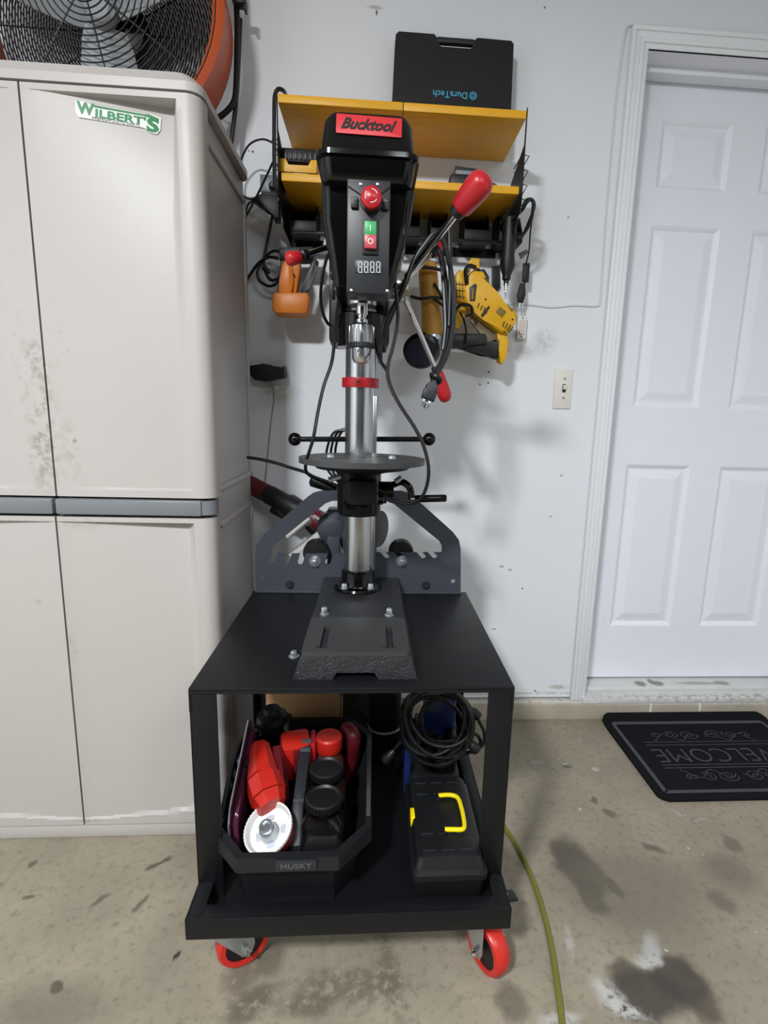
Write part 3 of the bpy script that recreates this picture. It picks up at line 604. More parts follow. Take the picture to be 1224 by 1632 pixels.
# worn angle grinder
gr = thing('angle_grinder', 'worn amber angle grinder hanging head down below the organizer', 'angle grinder', A(680, 590, 1.58))
gy = 1.58
g0, g1 = A(681, 418, gy), A(689, 535, gy)
part('barrel', MB().lathe([(.015, 0), (.026, .006), (.0275, .05), (.0265, .13), (.030, .19), (.031, (g1 - g0).length)], g0, g1 - g0, 20), M_yelworn, gr)
part('gear_head', MB().lathe([(.031, 0), (.032, .008), (.028, .03), (.020, .055), (.014, .06)], g1, A(690, 588, gy) - g1, 14), M_zinc, gr)
gf = MB()
for q in range(7):
    u = 684 + q * 3.2; gf.tube([A(u + 2, 540, gy - .03), A(u - 2 + q * .6, 566, gy - .026)], .0022, 5, smooth=False)
part('head_fin', gf, M_zinc, gr)
part('wheel_guard', MB().lathe([(.050, 0), (.052, .004), (.052, .022), (.046, .024), (.046, .006), (0.0, .005)], A(673, 562, gy - .015), (-.25, -.9, .35), 28), M_black, gr)
part('wheel', MB().lathe([(.010, 0), (.046, .001), (.046, .005), (.010, .008)], A(671, 563, gy - .032), (-.25, -.9, .35), 28), pm('dark_blue_disc', '1c2230', .5), gr)
part('wrapped_cord', MB().tube([A(658, 430, 1.56), A(672, 426, 1.535), A(692, 428, 1.535), A(708, 432, 1.56)], .0045, 8).tube([A(655, 473, 1.56), A(672, 476, 1.535), A(692, 474, 1.535), A(712, 478, 1.56)], .0045, 8).tube([A(692, 452, 1.55), A(702, 470, 1.54), A(712, 488, 1.55)], .004, 8).tube([A(690, 475, 1.54), A(706, 487, 1.54), A(716, 500, 1.56)], .004, 8), M_rubber, gr)
# yellow saw
sy = 1.60
ys = thing('reciprocating_saw', 'yellow and black corded saw hanging at a slant below the organizer', 'power saw', A(790, 580, sy))
part('motor_body', slab([(744, 440), (752, 434), (768, 436), (773, 446), (772, 462), (786, 476), (816, 496), (822, 506), (818, 516), (806, 536), (794, 534), (768, 514), (744, 494), (735, 484), (738, 460)], sy, .064, .012), M_yel, ys)
part('gear_case', slab([(724, 440), (730, 433), (738, 435), (742, 448), (742, 478), (736, 486), (724, 482)], sy, .056, .008), M_yel, ys)
part('loop_handle', slab([(790, 530), (806, 532), (809, 545), (806, 570), (799, 581), (792, 578), (796, 556), (791, 544)], sy, .034, .006), M_yel, ys)
part('handle_grip', slab([(788, 542), (802, 540), (804, 560), (798, 574), (786, 572), (770, 564), (730, 556), (722, 548), (726, 544), (770, 550)], sy + .004, .036, .006), M_black, ys)
part('front_grip', slab([(716, 538), (722, 532), (772, 533), (775, 540), (773, 550), (722, 556), (716, 552)], sy - .004, .040, .008), M_dkgrey, ys)
part('shoe', slab([(728, 486), (742, 492), (738, 510), (730, 526), (724, 524), (726, 505)], sy, .030, .004), M_yel, ys)
part('blade_shoe', slab([(752, 500), (775, 516), (786, 530), (788, 548), (774, 548), (765, 530), (748, 512)], sy + .012, .012, .002), pm('taupe_plate', '8b7f68', .5, metal=.3), ys)
part('top_loop', slab([(745, 420), (750, 413), (763, 414), (763, 430), (756, 430), (756, 422), (750, 424), (748, 434), (744, 434)], sy, .030, .003), M_yel, ys)
part('black_back', slab([(758, 432), (770, 432), (777, 444), (776, 466), (770, 462), (770, 446), (764, 438)], sy + .006, .050, .004), M_dkgrey, ys)
for u0, v0, u1, v1 in ((761, 490, 764, 483), (766, 494, 769, 487), (771, 497, 773, 490), (775, 499, 778, 491), (801, 521, 804, 512), (805, 524, 809, 515), (808, 527, 814, 518), (811, 530, 818, 521)):
    part('vent_slot_shade', MB().tube([A(u0, v0, sy - .0335), A(u1, v1, sy - .0335)], .0014, 6, smooth=False), M_black, ys)  # black bars laid on the case stand in for shade inside the vents
for q in range(3): part('case_groove_shade', MB().tube([A(727 + q * 5, 447 + q, sy - .0295), A(729 + q * 4.6, 478, sy - .0295)], .0009, 5, smooth=False), M_black, ys)  # thin black bars, here and crosswise below, imitate the shade in the grooves
for q in range(3): part('case_groove_shade', MB().tube([A(726, 452 + q * 10, sy - .0295), A(741, 454 + q * 10, sy - .0295)], .0009, 5, smooth=False), M_black, ys)
pl = slab([(766, 503), (771, 496), (779, 487), (781, 490), (774, 500), (769, 506)], sy - .032, .003, .0006)
part('maker_badge', pl, M_dkgrey, ys)
part('side_label', slab([(748, 458), (757, 452), (760, 454), (757, 480), (749, 480)], sy - .0325, .002, .0004), M_dkgrey, ys)
lm = frame(A(753.5, 468, sy - .035), (0, 0, 1), (-1, 0, 0))
part('lettering', MB().text('DEWALT', .0075, lm, offset=.0001), M_yel, ys)
part('spec_label', slab([(790, 497), (797, 489), (807, 497), (800, 506)], sy - .033, .002, .0004), pm('brown_label', '7a6228', .5), ys)
for u, v in ((774, 477), (817, 509), (804, 529), (795, 576)): part('screw', MB().cyl(A(u, v, sy - .034), A(u, v, sy - .030), .0026, seg=8), M_black, ys)
for pts, r_ in ((((720, 500, .03), (735, 486, .045), (750, 488, .05), (752, 500, .045), (742, 503, .04)), .0045), (((733, 498, .03), (740, 512, .04), (743, 530, .035), (742, 548, .03)), .003), (((744, 452, .03), (742, 432, .045), (748, 424, .045), (757, 426, .03)), .006)):
    part('cord', MB().tube([A(u, v, sy - d_) for u, v, d_ in pts], r_, 8), M_rubber, ys)
# rotary tool and its cord
rt = thing('rotary_tool', 'slim black rotary tool hanging bit down with looped cord', 'rotary tool', A(806, 477, 1.55))
ra, rb = A(813, 345, 1.57), A(806, 462, 1.565)
part('body', MB().lathe([(.012, 0), (.019, .006), (.020, .07), (.0185, .10), (.022, .13), (.012, .155), (.012, .165), (.007, .170), (.007, (rb - ra).length - .012)], ra, rb - ra, 18), M_black, rt)
part('collet', MB().cyl(A(806.5, 452, 1.56), A(806, 462, 1.56), .0045, seg=12), M_zinc, rt)
part('bit', MB().cyl(A(806, 461, 1.56), A(805.6, 470, 1.56), .0016, seg=8).cyl(A(805.8, 466, 1.56), A(805.5, 477, 1.56), .003, .0005, seg=8), M_zinc, rt)
part('cord', MB().tube([A(817, 348, 1.54), A(832, 335, 1.53), A(840, 322, 1.52), A(847, 318, 1.52), A(850, 326, 1.52), A(846, 352, 1.53), A(835, 372, 1.55), A(826, 380, 1.56)], .0045, 8).tube([A(840, 318, 1.55), A(848, 322, 1.55), A(849, 340, 1.56), A(845, 372, 1.58), A(843, 400, 1.62), A(838, 422, 1.66)], .0022, 8).tube([A(832, 330, 1.55), A(840, 318, 1.54), A(850, 320, 1.54), A(851, 332, 1.55), A(842, 356, 1.56), A(832, 378, 1.58)], .004, 8), M_rubber, rt)
part('inline_switch', slab([(834, 420), (844, 420), (842, 450), (832, 449)], 1.665, .014, .002), M_black, rt)
part('plug', slab([(829, 452), (836, 451), (837, 470), (833, 483), (825, 482), (824, 470)], 1.665, .016, .003).tube([A(838, 448, 1.665), A(834, 455, 1.665)], .003, 6, smooth=False), M_black, rt)
part('prong', MB().box(A(827, 492, 1.665) - Vector((.001, .003, 0)), A(828.5, 481, 1.665) + Vector((.001, .003, 0))).box(A(832, 492, 1.665) - Vector((.001, .003, 0)), A(833, 481, 1.665) + Vector((.001, .003, 0))), M_zinc, rt)
part('tag', slab([(826, 404), (840, 397), (842, 403), (830, 414)], 1.65, .002, .0004), pm('grey_tag', '6a6a68', .5), rt)
tag(part('blade_wrench', slab([(784, 425), (796, 424), (797, 460), (790, 466), (784, 462)], 1.7045, .012, .002), M_black), 'small black slotted holder on the wall beside the yellow saw', 'tool holder')

# ================================================================== left wall clutter between cabinet and organiser
tag(part('charger_cord', MB().tube([A(u, v, y) for u, v, y in ((438, 300, 1.47), (437, 240, 1.47), (437, 180, 1.47), (438, 152, 1.475), (444, 142, 1.48), (452, 145, 1.50), (456, 152, 1.54))], .005, 8).tube([A(u, v, y) for u, v, y in ((440, 230, 1.50), (418, 222, 1.56), (396, 232, 1.62), (382, 262, 1.65), (379, 288, 1.66), (386, 310, 1.66), (402, 318, 1.65), (425, 314, 1.60))], .0026, 8).tube([A(u, v, y) for u, v, y in ((438, 252, 1.5), (424, 282, 1.58), (408, 315, 1.64), (392, 345, 1.66), (386, 358, 1.67))], .003, 8).tube([A(u, v, y) for u, v, y in ((408, 318, 1.64), (396, 325, 1.66), (391, 342, 1.67), (388, 356, 1.67))], .0026, 8), M_rubber), 'thin black cord looped over the organizer shelf end', 'cord')
tag(part('power_brick', slab([(402, 320), (420, 312), (446, 316), (448, 352), (438, 354), (432, 336), (415, 330)], 1.60, .045, .006), M_black), 'black power brick hanging behind the organizer end', 'power adapter')
tag(part('hanging_extension_cord', MB().tube([A(u, v, y) for u, v, y in ((436, 335, 1.62), (430, 365, 1.65), (424, 395, 1.66), (420, 418, 1.66), (424, 436, 1.65), (430, 444, 1.65), (436, 448, 1.65))], .0045, 8).tube([A(u, v, y) for u, v, y in ((388, 455, 1.68), (400, 436, 1.67), (412, 420, 1.66), (428, 410, 1.65), (444, 412, 1.64))], .0045, 8).tube([A(u, v, y) for u, v, y in ((447, 402, 1.64), (436, 400, 1.65), (424, 408, 1.66), (416, 420, 1.66), (410, 434, 1.66), (414, 448, 1.66), (428, 456, 1.65), (440, 452, 1.64), (446, 440, 1.63))], .0042, 8).tube([A(u, v, y) for u, v, y in ((420, 428, 1.655), (430, 446, 1.65), (444, 444, 1.64))], .004, 8).tube([A(u, v, y) for u, v, y in ((420, 425, 1.65), (428, 436, 1.65))], .008, 8, smooth=False), M_rubber), 'black extension cord coiled and hanging beside the orange tool', 'cord')
ws = thing('wall_bracket', 'black grimy bracket screwed to the wall behind the cabinet', 'bracket', A(425, 612, 1.68))
part('plate', slab([(393, 584), (418, 584), (418, 580), (432, 582), (434, 586), (448, 588), (455, 584), (456, 602), (436, 606), (424, 608), (408, 606), (404, 598), (393, 592)], 1.685, .045, .004), M_black, ws)
part('string', MB().tube([A(u, v, 1.695) for u, v in ((432, 605), (436, 625), (436, 640), (432, 670), (428, 710), (424, 755), (420, 790))], .0018, 6), M_tan, ws, 'thin tan string hanging down')
# dark red polisher behind the roller plate
pol = thing('polisher', 'dark red and black power polisher propped behind the roller plate', 'polisher', A(470, 830, 1.5))
q0, q1 = A(376, 760, 1.660), A(540, 848, 1.545)
dirp = (q1 - q0).normalized(); Lp = (q1 - q0).length
part('body', MB().lathe([(.024, 0), (.028, .02), (.028, Lp * .30)], q0, dirp, 18), M_dred, pol)
part('gear_case', MB().lathe([(.030, Lp * .62), (.034, Lp * .68), (.032, Lp * .95), (.024, Lp)], q0, dirp, 18), M_dred, pol)
part('grip', MB().lathe([(.027, Lp * .30), (.030, Lp * .34), (.029, Lp * .48), (.036, Lp * .53), (.033, Lp * .64)], q0, dirp, 18), M_black, pol)
part('trigger', MB().box((-.03, -.012, -.012), (.04, .012, .012), .005, frame(A(446, 806, 1.60) - Vector((0, 0, .022)), dirp, (0, 1, 0))), M_black, pol)
part('label', slab([(498, 823), (501, 820), (516, 830), (513, 834)], 1.520, .003, .0005), pm('label_silver', 'b0a8a4', .4), pol)
part('cord', MB().tube([A(395, 729, 1.45), A(415, 732, 1.42), A(440, 738, 1.40), A(465, 746, 1.38), A(485, 752, 1.36), A(500, 760, 1.35)], .0045, 8), M_rubber, pol)
part('side_handle', MB().lathe([(.008, 0), (.016, .006), (.015, .05), (.012, .10), (.013, .11)], A(494, 765, 1.42), A(545, 782, 1.42) - A(494, 765, 1.42), 14), M_black, pol)
part('handle_stud', MB().tube([A(541, 781, 1.42), A(546, 800, 1.46), A(536, 838, 1.53)], .006, 8), M_black, pol)
# grey machine body seen through the plate's cut-out
bg = thing('pedestal_machine', 'grey pedestal machine with nuts and pale bars behind the roller plate', 'machine', (-.1, 1.46, 0))
part('housing', MB().lathe([(.03, 0), (.045, .008), (.045, .05), (.02, .06)], A(533, 835, 1.478), (0, -1, 0), 20), M_plate, bg)
part('post', MB().box((-.12, 1.42, 0.01), (-.085, 1.47, .80), .004), M_plate, bg)
part('foot_plate', MB().box((-.20, 1.415, 0), (0.0, 1.56, .012), .003), M_plate, bg)
for u0, v0, u1, v1, y_ in ((462, 886, 512, 848, 1.445), (456, 855, 486, 835, 1.455)):
    b0, b1 = A(u0, v0, y_), A(u1, v1, y_); part('pale_bar', MB().box((0, -.009, -.004), ((b1 - b0).length + .02, .009, .004), .002, frame(b0, b1 - b0, (0, 0, 1))), M_white, bg)
part('bar_bracket', MB().tube([A(486, 836, 1.458), A(505, 852, 1.46), A(535, 850, 1.452)], .008, 8), M_plate, bg)
part('lower_wheel', MB().lathe([(.02, 0), (.048, .006), (.048, .02), (.02, .026)], A(548, 850, 1.47), (1, -.3, 0), 24), M_rubber, bg)
part('axle', MB().cyl(A(548, 848, 1.465), A(606, 842, 1.455), .008, seg=12), M_zinc, bg)
part('round_wheel', MB().lathe([(.01, 0), (.052, .004), (.052, .018), (.01, .022)], A(596, 842, 1.46), (1, -.6, 0), 28), M_rubber, bg)
for u, v in ((530, 862), (535, 885)): part('nut', hexbolt(A(u, v, 1.44), (0, -1, .2), .009, .012), M_zinc, bg)

# ================================================================== rolling cart
TX0, TX1, TY0, TY1, TZ = -.311, .263, .863, 1.378, .583
cart = thing('rolling_cart', 'black steel rolling cart on red casters carrying the drill press', 'cart', (-.024, 1.1, 0))
tt = MB().box((TX0, TY0, TZ - .006), (TX1, TY1, TZ), .001)
part('table_top', tt, M_powder, cart)
part('front_lip', MB().box((TX0, TY0 - .001, TZ - .0105), (TX1, TY0 + .003, TZ - .0055), .0008).box((TX0, TY0, TZ - .045), (TX0 + .004, TY1, TZ - .006)).box((TX1 - .004, TY0, TZ - .045), (TX1, TY1, TZ - .006)), M_powder, cart)
def angle(x, y, sx_, sy_, z0, z1, wd=.047, t=.004):
    return MB().box((min(x, x + sx_ * wd), min(y, y + sy_ * t), z0), (max(x, x + sx_ * wd), max(y, y + sy_ * t), z1), .001).box((min(x, x + sx_ * t), min(y, y + sy_ * wd), z0), (max(x, x + sx_ * t), max(y, y + sy_ * wd), z1), .001)
for x, sx_ in ((TX0, 1), (TX1, -1)):
    for y, sy_ in ((TY0 + .001, 1), (TY1, -1)):
        part('leg', angle(x, y, sx_, sy_, .150, TZ - .006), M_powder, cart)
RX0, RX1, RY0, RY1 = -.310, .264, .789, 1.40
fl_ = MB().box((RX0 + .004, RY0 + .004, .149), (RX1 - .004, RY1 - .004, .155))
part('tray_floor', fl_, M_powder, cart)
part('tray_rail', MB().box((RX0, RY0, .149), (RX1, RY0 + .004, .191), .001).box((RX0 + .001, RY0 + .001, .1865), (RX1 - .001, RY0 + .030, .1900), .001), M_powder, cart)
part('tray_rail', MB().box((RX0, RY1 - .004, .149), (RX1, RY1, .191), .001), M_powder, cart)
part('tray_rail', MB().box((RX0, RY0, .149), (RX0 + .004, RY1, .191), .001).box((RX0 + .003, RY0 + .003, .187), (RX0 + .028, RY1 - .003, .1905), .001), M_powder, cart)
part('tray_rail', MB().box((RX1 - .004, RY0, .149), (RX1, RY1, .191), .001).box((RX1 - .028, RY0 + .003, .187), (RX1 - .003, RY1 - .003, .1905), .001), M_powder, cart)
def caster(px_, py_, ang, hub_off=.03, pedal=None):
    """swivel caster: plate, fork, wheel with red tread; ang = heading of the wheel in degrees"""
    a = math.radians(ang); d = Vector((math.cos(a), math.sin(a), 0)); n = Vector((-d.y, d.x, 0)); c = Vector((px_, py_, .05)) + d * hub_off
    pt = Vector((px_, py_, .149))
    fk = MB().box((px_ - .045, py_ - .04, .144), (px_ + .045, py_ + .04, .1495), .002).lathe([(.030, 0), (.033, .006), (.033, .014), (.024, .020)], (px_, py_, .124), (0, 0, 1), 24)
    for s in (-1, 1):
        o = pt + n * (s * .024) - Vector((0, 0, .149)); Mf = frame(o - n * .0015, d, (0, 0, 1))
        fk.prism([(-.034, .130), (.034, .130), (.040, .110), (hub_off + .016, .058), (hub_off + .010, .040), (hub_off - .008, .038), (hub_off - .016, .050), (-.030, .108)], .003, Mf, bev=.0006)
    fk.box((-.034, -.024, .124), (.034, .024, .131), .002, frame(pt - Vector((0, 0, .149)), d, n))
    cs = part('caster', fk, M_zinc, cart, 'zinc caster fork with red wheel')
    part('tread', MB().lathe([(.036, -.016), (.046, -.016), (.050, -.010), (.050, .010), (.046, .016), (.036, .016), (.036, -.016)], c, n, 40), M_wheel, cs)
    part('hub', MB().lathe([(.010, -.014), (.020, -.010), (.0365, -.013), (.0365, .013), (.020, .010), (.010, .014)], c, n, 32), M_black, cs)
    for s in (-1, 1): part('axle_nut', MB().lathe([(.008, 0), (.008, .008), (.004, .009), (.004, .014)], c + n * s * .026, n * s, 6), M_chrome, cs)
    if pedal:
        pp_ = pt + Vector(pedal); part('brake_pedal', MB().box((-.022, -.012, -.003), (.022, .012, .003), .002, frame(pp_, (pedal[0], pedal[1], -.016), (0, 1, 0))), M_black, cs)
        part('pedal_bracket', MB().tube([pt + Vector((pedal[0] * .4, pedal[1] * .4, -.012)), pp_ - Vector((0, 0, -.004))], .004, 8, smooth=False), M_chrome, cs)
caster(-.262, .862, 28); caster(.228, .868, -62, .026, (.056, .02, -.036)); caster(-.255, 1.345, 10); caster(.21, 1.345, 150)
# roller plate at the back of the cart
PYB = 1.372
bpP = lambda u, v: (A(u, v, PYB).x, A(u, v, PYB).z)
outl = [bpP(*q) for q in ((408, 945), (407, 880), (410, 866), (420, 852), (490, 792), (500, 785), (512, 782), (640, 782), (650, 785), (660, 792), (722, 848), (731, 860), (734, 874), (734, 945))]
# the slotted cut-out: left window and right window each with a toothed lower edge
def teeth(u0, u1, n, vtop, vslot):
    out = []; st_ = (u1 - u0) / n
    for i in range(n):
        a = u0 + i * st_
        out += [(a, vtop), (a + st_ * .50, vtop), (a + st_ * .62, vslot - 4), (a + st_ * .52, vslot), (a + st_ * .40, vslot) if False else (a + st_ * .70, vslot + 1), (a + st_ * .92, vslot - 3)]
    return out
winL = [(434, 880), (438, 868), (519, 800), (530, 797), (548, 797), (548, 885)] 
lower = [(541, 885)]
def slots(us, vt, vb, lean):
    out = []
    for u in us:
        out += [(u, vt), (u + lean, vb - 3), (u + lean + 3, vb), (u + lean + 7, vb - 1), (u + lean + 9, vb - 4), (u + 9, vt)]
    return out
loopL = [(436, 868), (519, 802), (530, 798), (547, 798), (547, 880)] + [q for q in slots([432, 452, 472, 520], 880, 900, 3)][::-1] + [(432, 880)]
loopL = [(434, 874), (440, 866), (519, 802), (530, 798), (547, 798), (547, 882)] + [(p_[0], p_[1]) for p_ in slots([434, 456, 478, 522], 882, 900, -4)[::-1]]
loopR = [(600, 798), (614, 798), (628, 803), (700, 862), (704, 870), (704, 880)] + [(p_[0], p_[1]) for p_ in slots([606, 628, 664, 682], 880, 890, 6)[::-1]] + [(600, 880)]
fix = lambda lp: [bpP(*q) for q in lp]
bp = part('roller_plate', MB().prism(outl, .006, FRONT((0, PYB + .003, 0)), [fix(loopL), fix(loopR)] + [circ(*bpP(u, v), .006, 14) for u, v in ((420, 922), (722, 926))]), M_plate, cart, 'slate grey slotted steel back plate')
part('plate_flange', MB().box((bpP(408, 945)[0], PYB - .012, TZ), (bpP(734, 945)[0], PYB + .003, TZ + .004), .001), M_plate, bp)
for u, v, r in ((502, 886, .034), (640, 886, .034)):
    c = A(u, v - 2, PYB)
    part('roller', MB().lathe([(.012, 0), (.032, .002), (.034, .006), (.034, .036), (.030, .04), (.012, .04)], c + Vector((0, .010, 0)), (0, 1, 0), 30), M_rubber, bp, 'black rubber roller')
    part('roller_nut', MB().lathe([(.015, 0), (.015, .003), (.010, .003), (.010, .013), (.006, .014), (.006, .02)], A(u, v + 8, PYB - .004), (0, -1, 0), 6).lathe([(.0155, 0), (.0155, .0025)], A(u, v + 8, PYB - .003), (0, -1, 0), 20), M_zinc, bp)
for u, v in ((462, 932), (679, 933)): part('bolt', hexbolt(A(u, v, PYB - .003), (0, -1, 0), .008, .009), M_dkgrey, bp)

# ================================================================== drill press
DZ = TZ
dp = thing('drill_press', 'black benchtop drill press with steel column and red handles', 'drill press', (-.027, 1.1, DZ))
KX, KY = -.031, 1.29            # column
QX, QY = -.026, 1.13            # spindle
# base casting
BX0, BX1, BY0, BY1 = -.136, .088, .894, 1.385
def rect(x0, x1, y0, y1, z): return [Vector((x0, y0, z)), Vector((x1, y0, z)), Vector((x1, y1, z)), Vector((x0, y1, z))]
bs = MB().loft([rect(BX0 + .005, BX1 - .005, BY0 + .001, BY1, DZ + .013), rect(-.123, .075, BY0 + .004, BY1 - .01, DZ + .043)])
for x0, x1, ix0, ix1 in ((BX0, -.064, 0, -.006), (.016, BX1, .006, 0)):
    bs.loft([rect(x0, x1, BY0, BY1, DZ), rect(x0 + (.005 if ix0 == 0 else ix0), x1 - (.005 if ix1 == 0 else -ix1), BY0 + .001, BY1, DZ + .0135)])
part('base', bs, M_cast, dp, 'cast iron base with slots')
ap = MB().loft([[Vector((BX0 - .001, BY0 - .001, DZ)), Vector((-.066, BY0 - .001, DZ)), Vector((-.058, BY0, DZ + .0125)), Vector((.010, BY0, DZ + .0125)), Vector((.018, BY0 - .001, DZ)), Vector((BX1 + .001, BY0 - .001, DZ)), Vector((.0755, BY0 + .003, DZ + .0435)), Vector((-.1235, BY0 + .003, DZ + .0435))], [Vector((BX0 - .001, BY0 + .003, DZ)), Vector((-.066, BY0 + .003, DZ)), Vector((-.058, BY0 + .004, DZ + .0125)), Vector((.010, BY0 + .004, DZ + .0125)), Vector((.018, BY0 + .003, DZ)), Vector((BX1 + .001, BY0 + .003, DZ)), Vector((.0755, BY0 + .007, DZ + .0435)), Vector((-.1235, BY0 + .007, DZ + .0435))]])
part('base_apron', ap, M_cast, dp, 'sparkling hammered front of the base')
def tslot(x):
    return [(x - .014, .914), (x + .014, .914), (x + .014, .921), (x + .0065, .923), (x + .0065, 1.018), (x - .0065, 1.018), (x - .0065, .923), (x - .014, .921)]
pad = MB().prism(rr2(-.1225, .0745, BY0 + .003, 1.064, .008), .008, Matrix.Translation((0, 0, DZ + .043)), [tslot(-.085), tslot(.039)])
part('base_pad', pad, M_ground, dp)
part('flange', MB().lathe([(.060, 0), (.061, .004), (.058, .009), (.046, .012), (.042, .020), (.041, .048), (.038, .050)], (KX, KY - .003, DZ + .042), (0, 0, 1), 36), M_gloss, dp)
for a in (-50, -130, 50, 130):
    part('flange_bolt', hexbolt((KX + .050 * math.cos(math.radians(a)), KY - .003 + .050 * math.sin(math.radians(a)), DZ + .052), (0, 0, 1), .007, .013), M_zinc, dp)
for u, v in ((517, 978), (620, 980)):
    p = G(u, v, DZ + .045); part('mount_bolt', hexbolt((p.x, p.y, DZ + .043), (0, 0, 1), .007, .017), M_zinc, dp)
part('mount_bolt', hexbolt((BX0 - .012, .985, DZ), (0, 0, 1), .007, .012), M_zinc, dp)
part('column', MB().lathe([(.0355, 0), (.0355, .76)], (KX, KY, DZ + .06), (0, 0, 1), 48), M_steel, dp, 'turned steel column')
rk = MB().box((KX + .030, KY - .018, DZ + .09), (KX + .0395, KY - .006, 1.10), .001)
for q in range(85): rk.box((KX + .039, KY - .018, DZ + .095 + q * .005), (KX + .0415, KY - .006, DZ + .0975 + q * .005))
part('rack', rk, M_steel, dp)
part('stop_ring', MB().lathe([(.0358, 0), (.043, .0), (.0435, .002), (.0435, .020), (.043, .022), (.0358, .022), (.0358, 0)], (KX, KY, 1.118), (0, 0, 1), 40), M_red, dp, 'red stop ring')
part('ring_screw', MB().cyl((KX - .004, KY - .0445, 1.130), (KX - .004, KY - .042, 1.130), .0028, seg=10), M_black, dp)
# table
tcx, tcy, tz_ = -.021, 1.137, .966
def slot4(a):
    c, s = math.cos(a), math.sin(a); out = []
    for r, w_ in ((.035, -.0045), (.100, -.0045), (.100, .0045), (.035, .0045)): out.append((tcx + r * c - w_ * s, tcy + r * s + w_ * c))
    return out
tb = MB().prism(circ(tcx, tcy, .134, 64), .011, Matrix.Translation((0, 0, tz_ - .011)), [slot4(math.radians(a)) for a in (35, 145, 215, 325)] + [circ(tcx, tcy, .010, 14)])
part('table', tb, M_ground, dp, 'round slotted drill table')
part('table_underside', MB().lathe([(.030, 0), (.060, .008), (.098, .014), (.103, .018), (.103, .026)], (tcx, tcy, tz_ - .036), (0, 0, 1), 44), M_powder, dp)
for u, v in ((527, 729), (625, 731)):
    p = G(u, v, tz_); part('table_bolt', hexbolt((p.x, p.y, tz_ - .002), (0, 0, 1), .008, .009), M_zinc, dp)
br = MB().lathe([(.050, 0), (.053, .004), (.053, .115), (.048, .12)], (KX, KY, .815), (0, 0, 1), 32)
br.box((tcx - .035, tcy - .02, .865), (tcx + .035, KY, .920), .010).box((KX - .036, 1.205, .825), (KX + .036, 1.25, .90), .008)
part('table_bracket', br, M_powder, dp)
part('tilt_bolt', MB().lathe([(.016, 0), (.016, .012), (.012, .014), (.012, .03), (.008, .034)], A(578, 797, 1.215), (0, -1, 0), 20).lathe([(.0165, .0), (.0165, .018)], A(560, 800, 1.215), (0, -1, 0), 6), M_gloss, dp)
part('clamp_bolt', MB().cyl(A(585, 801, 1.20), A(610, 801, 1.20), .005, seg=10).cyl(A(608, 801, 1.20), A(616, 800, 1.20), .003, seg=8), M_gloss, dp)
for u0, v0, u1, v1 in ((524, 765, 543, 759), (630, 768, 640, 761)): part('table_lug', MB().cyl(A(u0, v0, 1.14), A(u1, v1, 1.14), .006, seg=8), M_zinc, dp)
cr_ = MB().cyl((KX + .04, 1.262, .880), (KX + .083, 1.262, .880), .020, seg=18).tube([A(628, 772, 1.20), A(640, 768, 1.18), A(652, 776, 1.17), A(656, 790, 1.17), A(656, 796, 1.17)], .008, 10)
part('crank_arm', cr_, M_gloss, dp)
part('crank_handle', MB().lathe([(.007, 0), (.0085, .004), (.0085, .070), (.007, .073)], A(660, 795, 1.17), A(706, 794, 1.17) - A(660, 795, 1.17), 16), M_gloss, dp)
part('crank_screw', MB().cyl(A(655, 795, 1.165), A(661, 795, 1.165), .0045, seg=10), M_chrome, dp)
# long bar with ball ends
ba, bb = A(470, 700, 1.335), A(684, 700, 1.335)
part('ball_bar', MB().cyl(ba, bb, .0065, seg=12), M_gloss, dp)
for p in (ba, bb): part('ball_knob', MB().ball(p, .0165, 20), M_gloss, dp)
# head: casting, belt cover, motor
hd = MB().loft([rrect(-.078, .030, 1.052, 1.35, .012, 1.290), rrect(-.080, .036, 1.048, 1.36, .014, 1.305), rrect(-.098, .062, 1.035, 1.38, .018, 1.40), rrect(-.100, .070, 1.03, 1.40, .02, 1.455)])
part('head', hd, M_gloss, dp)
part('column_clamp', MB().lathe([(.036, 0), (.055, .004), (.055, .075), (.045, .08)], (KX, KY, 1.205), (0, 0, 1), 32), M_gloss, dp)
part('quill_boss', MB().lathe([(.034, 0), (.040, .006), (.042, .05)], (QX, QY, 1.292), (0, 0, 1), 32), M_gloss, dp)
mo = MB().loft([rrect(-.112, .034, 1.40, 1.54, .03, 1.232), rrect(-.116, .038, 1.396, 1.545, .03, 1.245), rrect(-.116, .038, 1.396, 1.545, .03, 1.44), rrect(-.10, .02, 1.41, 1.53, .03, 1.455)])
part('motor', mo, M_powder, dp)
part('motor_plate', MB().box((-.10, 1.385, 1.25), (.02, 1.40, 1.44), .003), M_gloss, dp)
cv = MB().loft([rrect(-.094, .060, 1.008, 1.50, .022, 1.454, 6), rrect(-.097, .063, 1.004, 1.505, .024, 1.459, 6), rrect(-.100, .067, 1.001, 1.508, .024, 1.488, 6), rrect(-.106, .073, .995, 1.513, .026, 1.491, 6), rrect(-.106, .073, .995, 1.513, .026, 1.499, 6), rrect(-.099, .066, 1.003, 1.506, .026, 1.503, 6), rrect(-.094, .061, 1.014, 1.500, .026, 1.553, 6), rrect(-.088, .055, 1.022, 1.493, .024, 1.566, 6), rrect(-.076, .043, 1.036, 1.48, .02, 1.570, 6)])
part('belt_cover', cv, M_gloss, dp, 'glossy black belt cover')
lz0, lz1 = A(590, 217, 1.008).z, A(590, 183, 1.010).z; lzm = (lz0 + lz1) / 2; lhh = (lz1 - lz0) / 2
ly = lambda z: 1.003 + (z - 1.503) / .05 * .011
LM = frame((-.016, ly(lzm) - .0012, lzm), (1, 0, -.012), (0, ly(1.549) - ly(1.509), .04))
part('badge', MB().prism(rr2(-.055, .057, -lhh, lhh, .002), .0016, LM, bev=.0004, z0=-.0004), M_lab, dp, 'red badge with black script lettering')
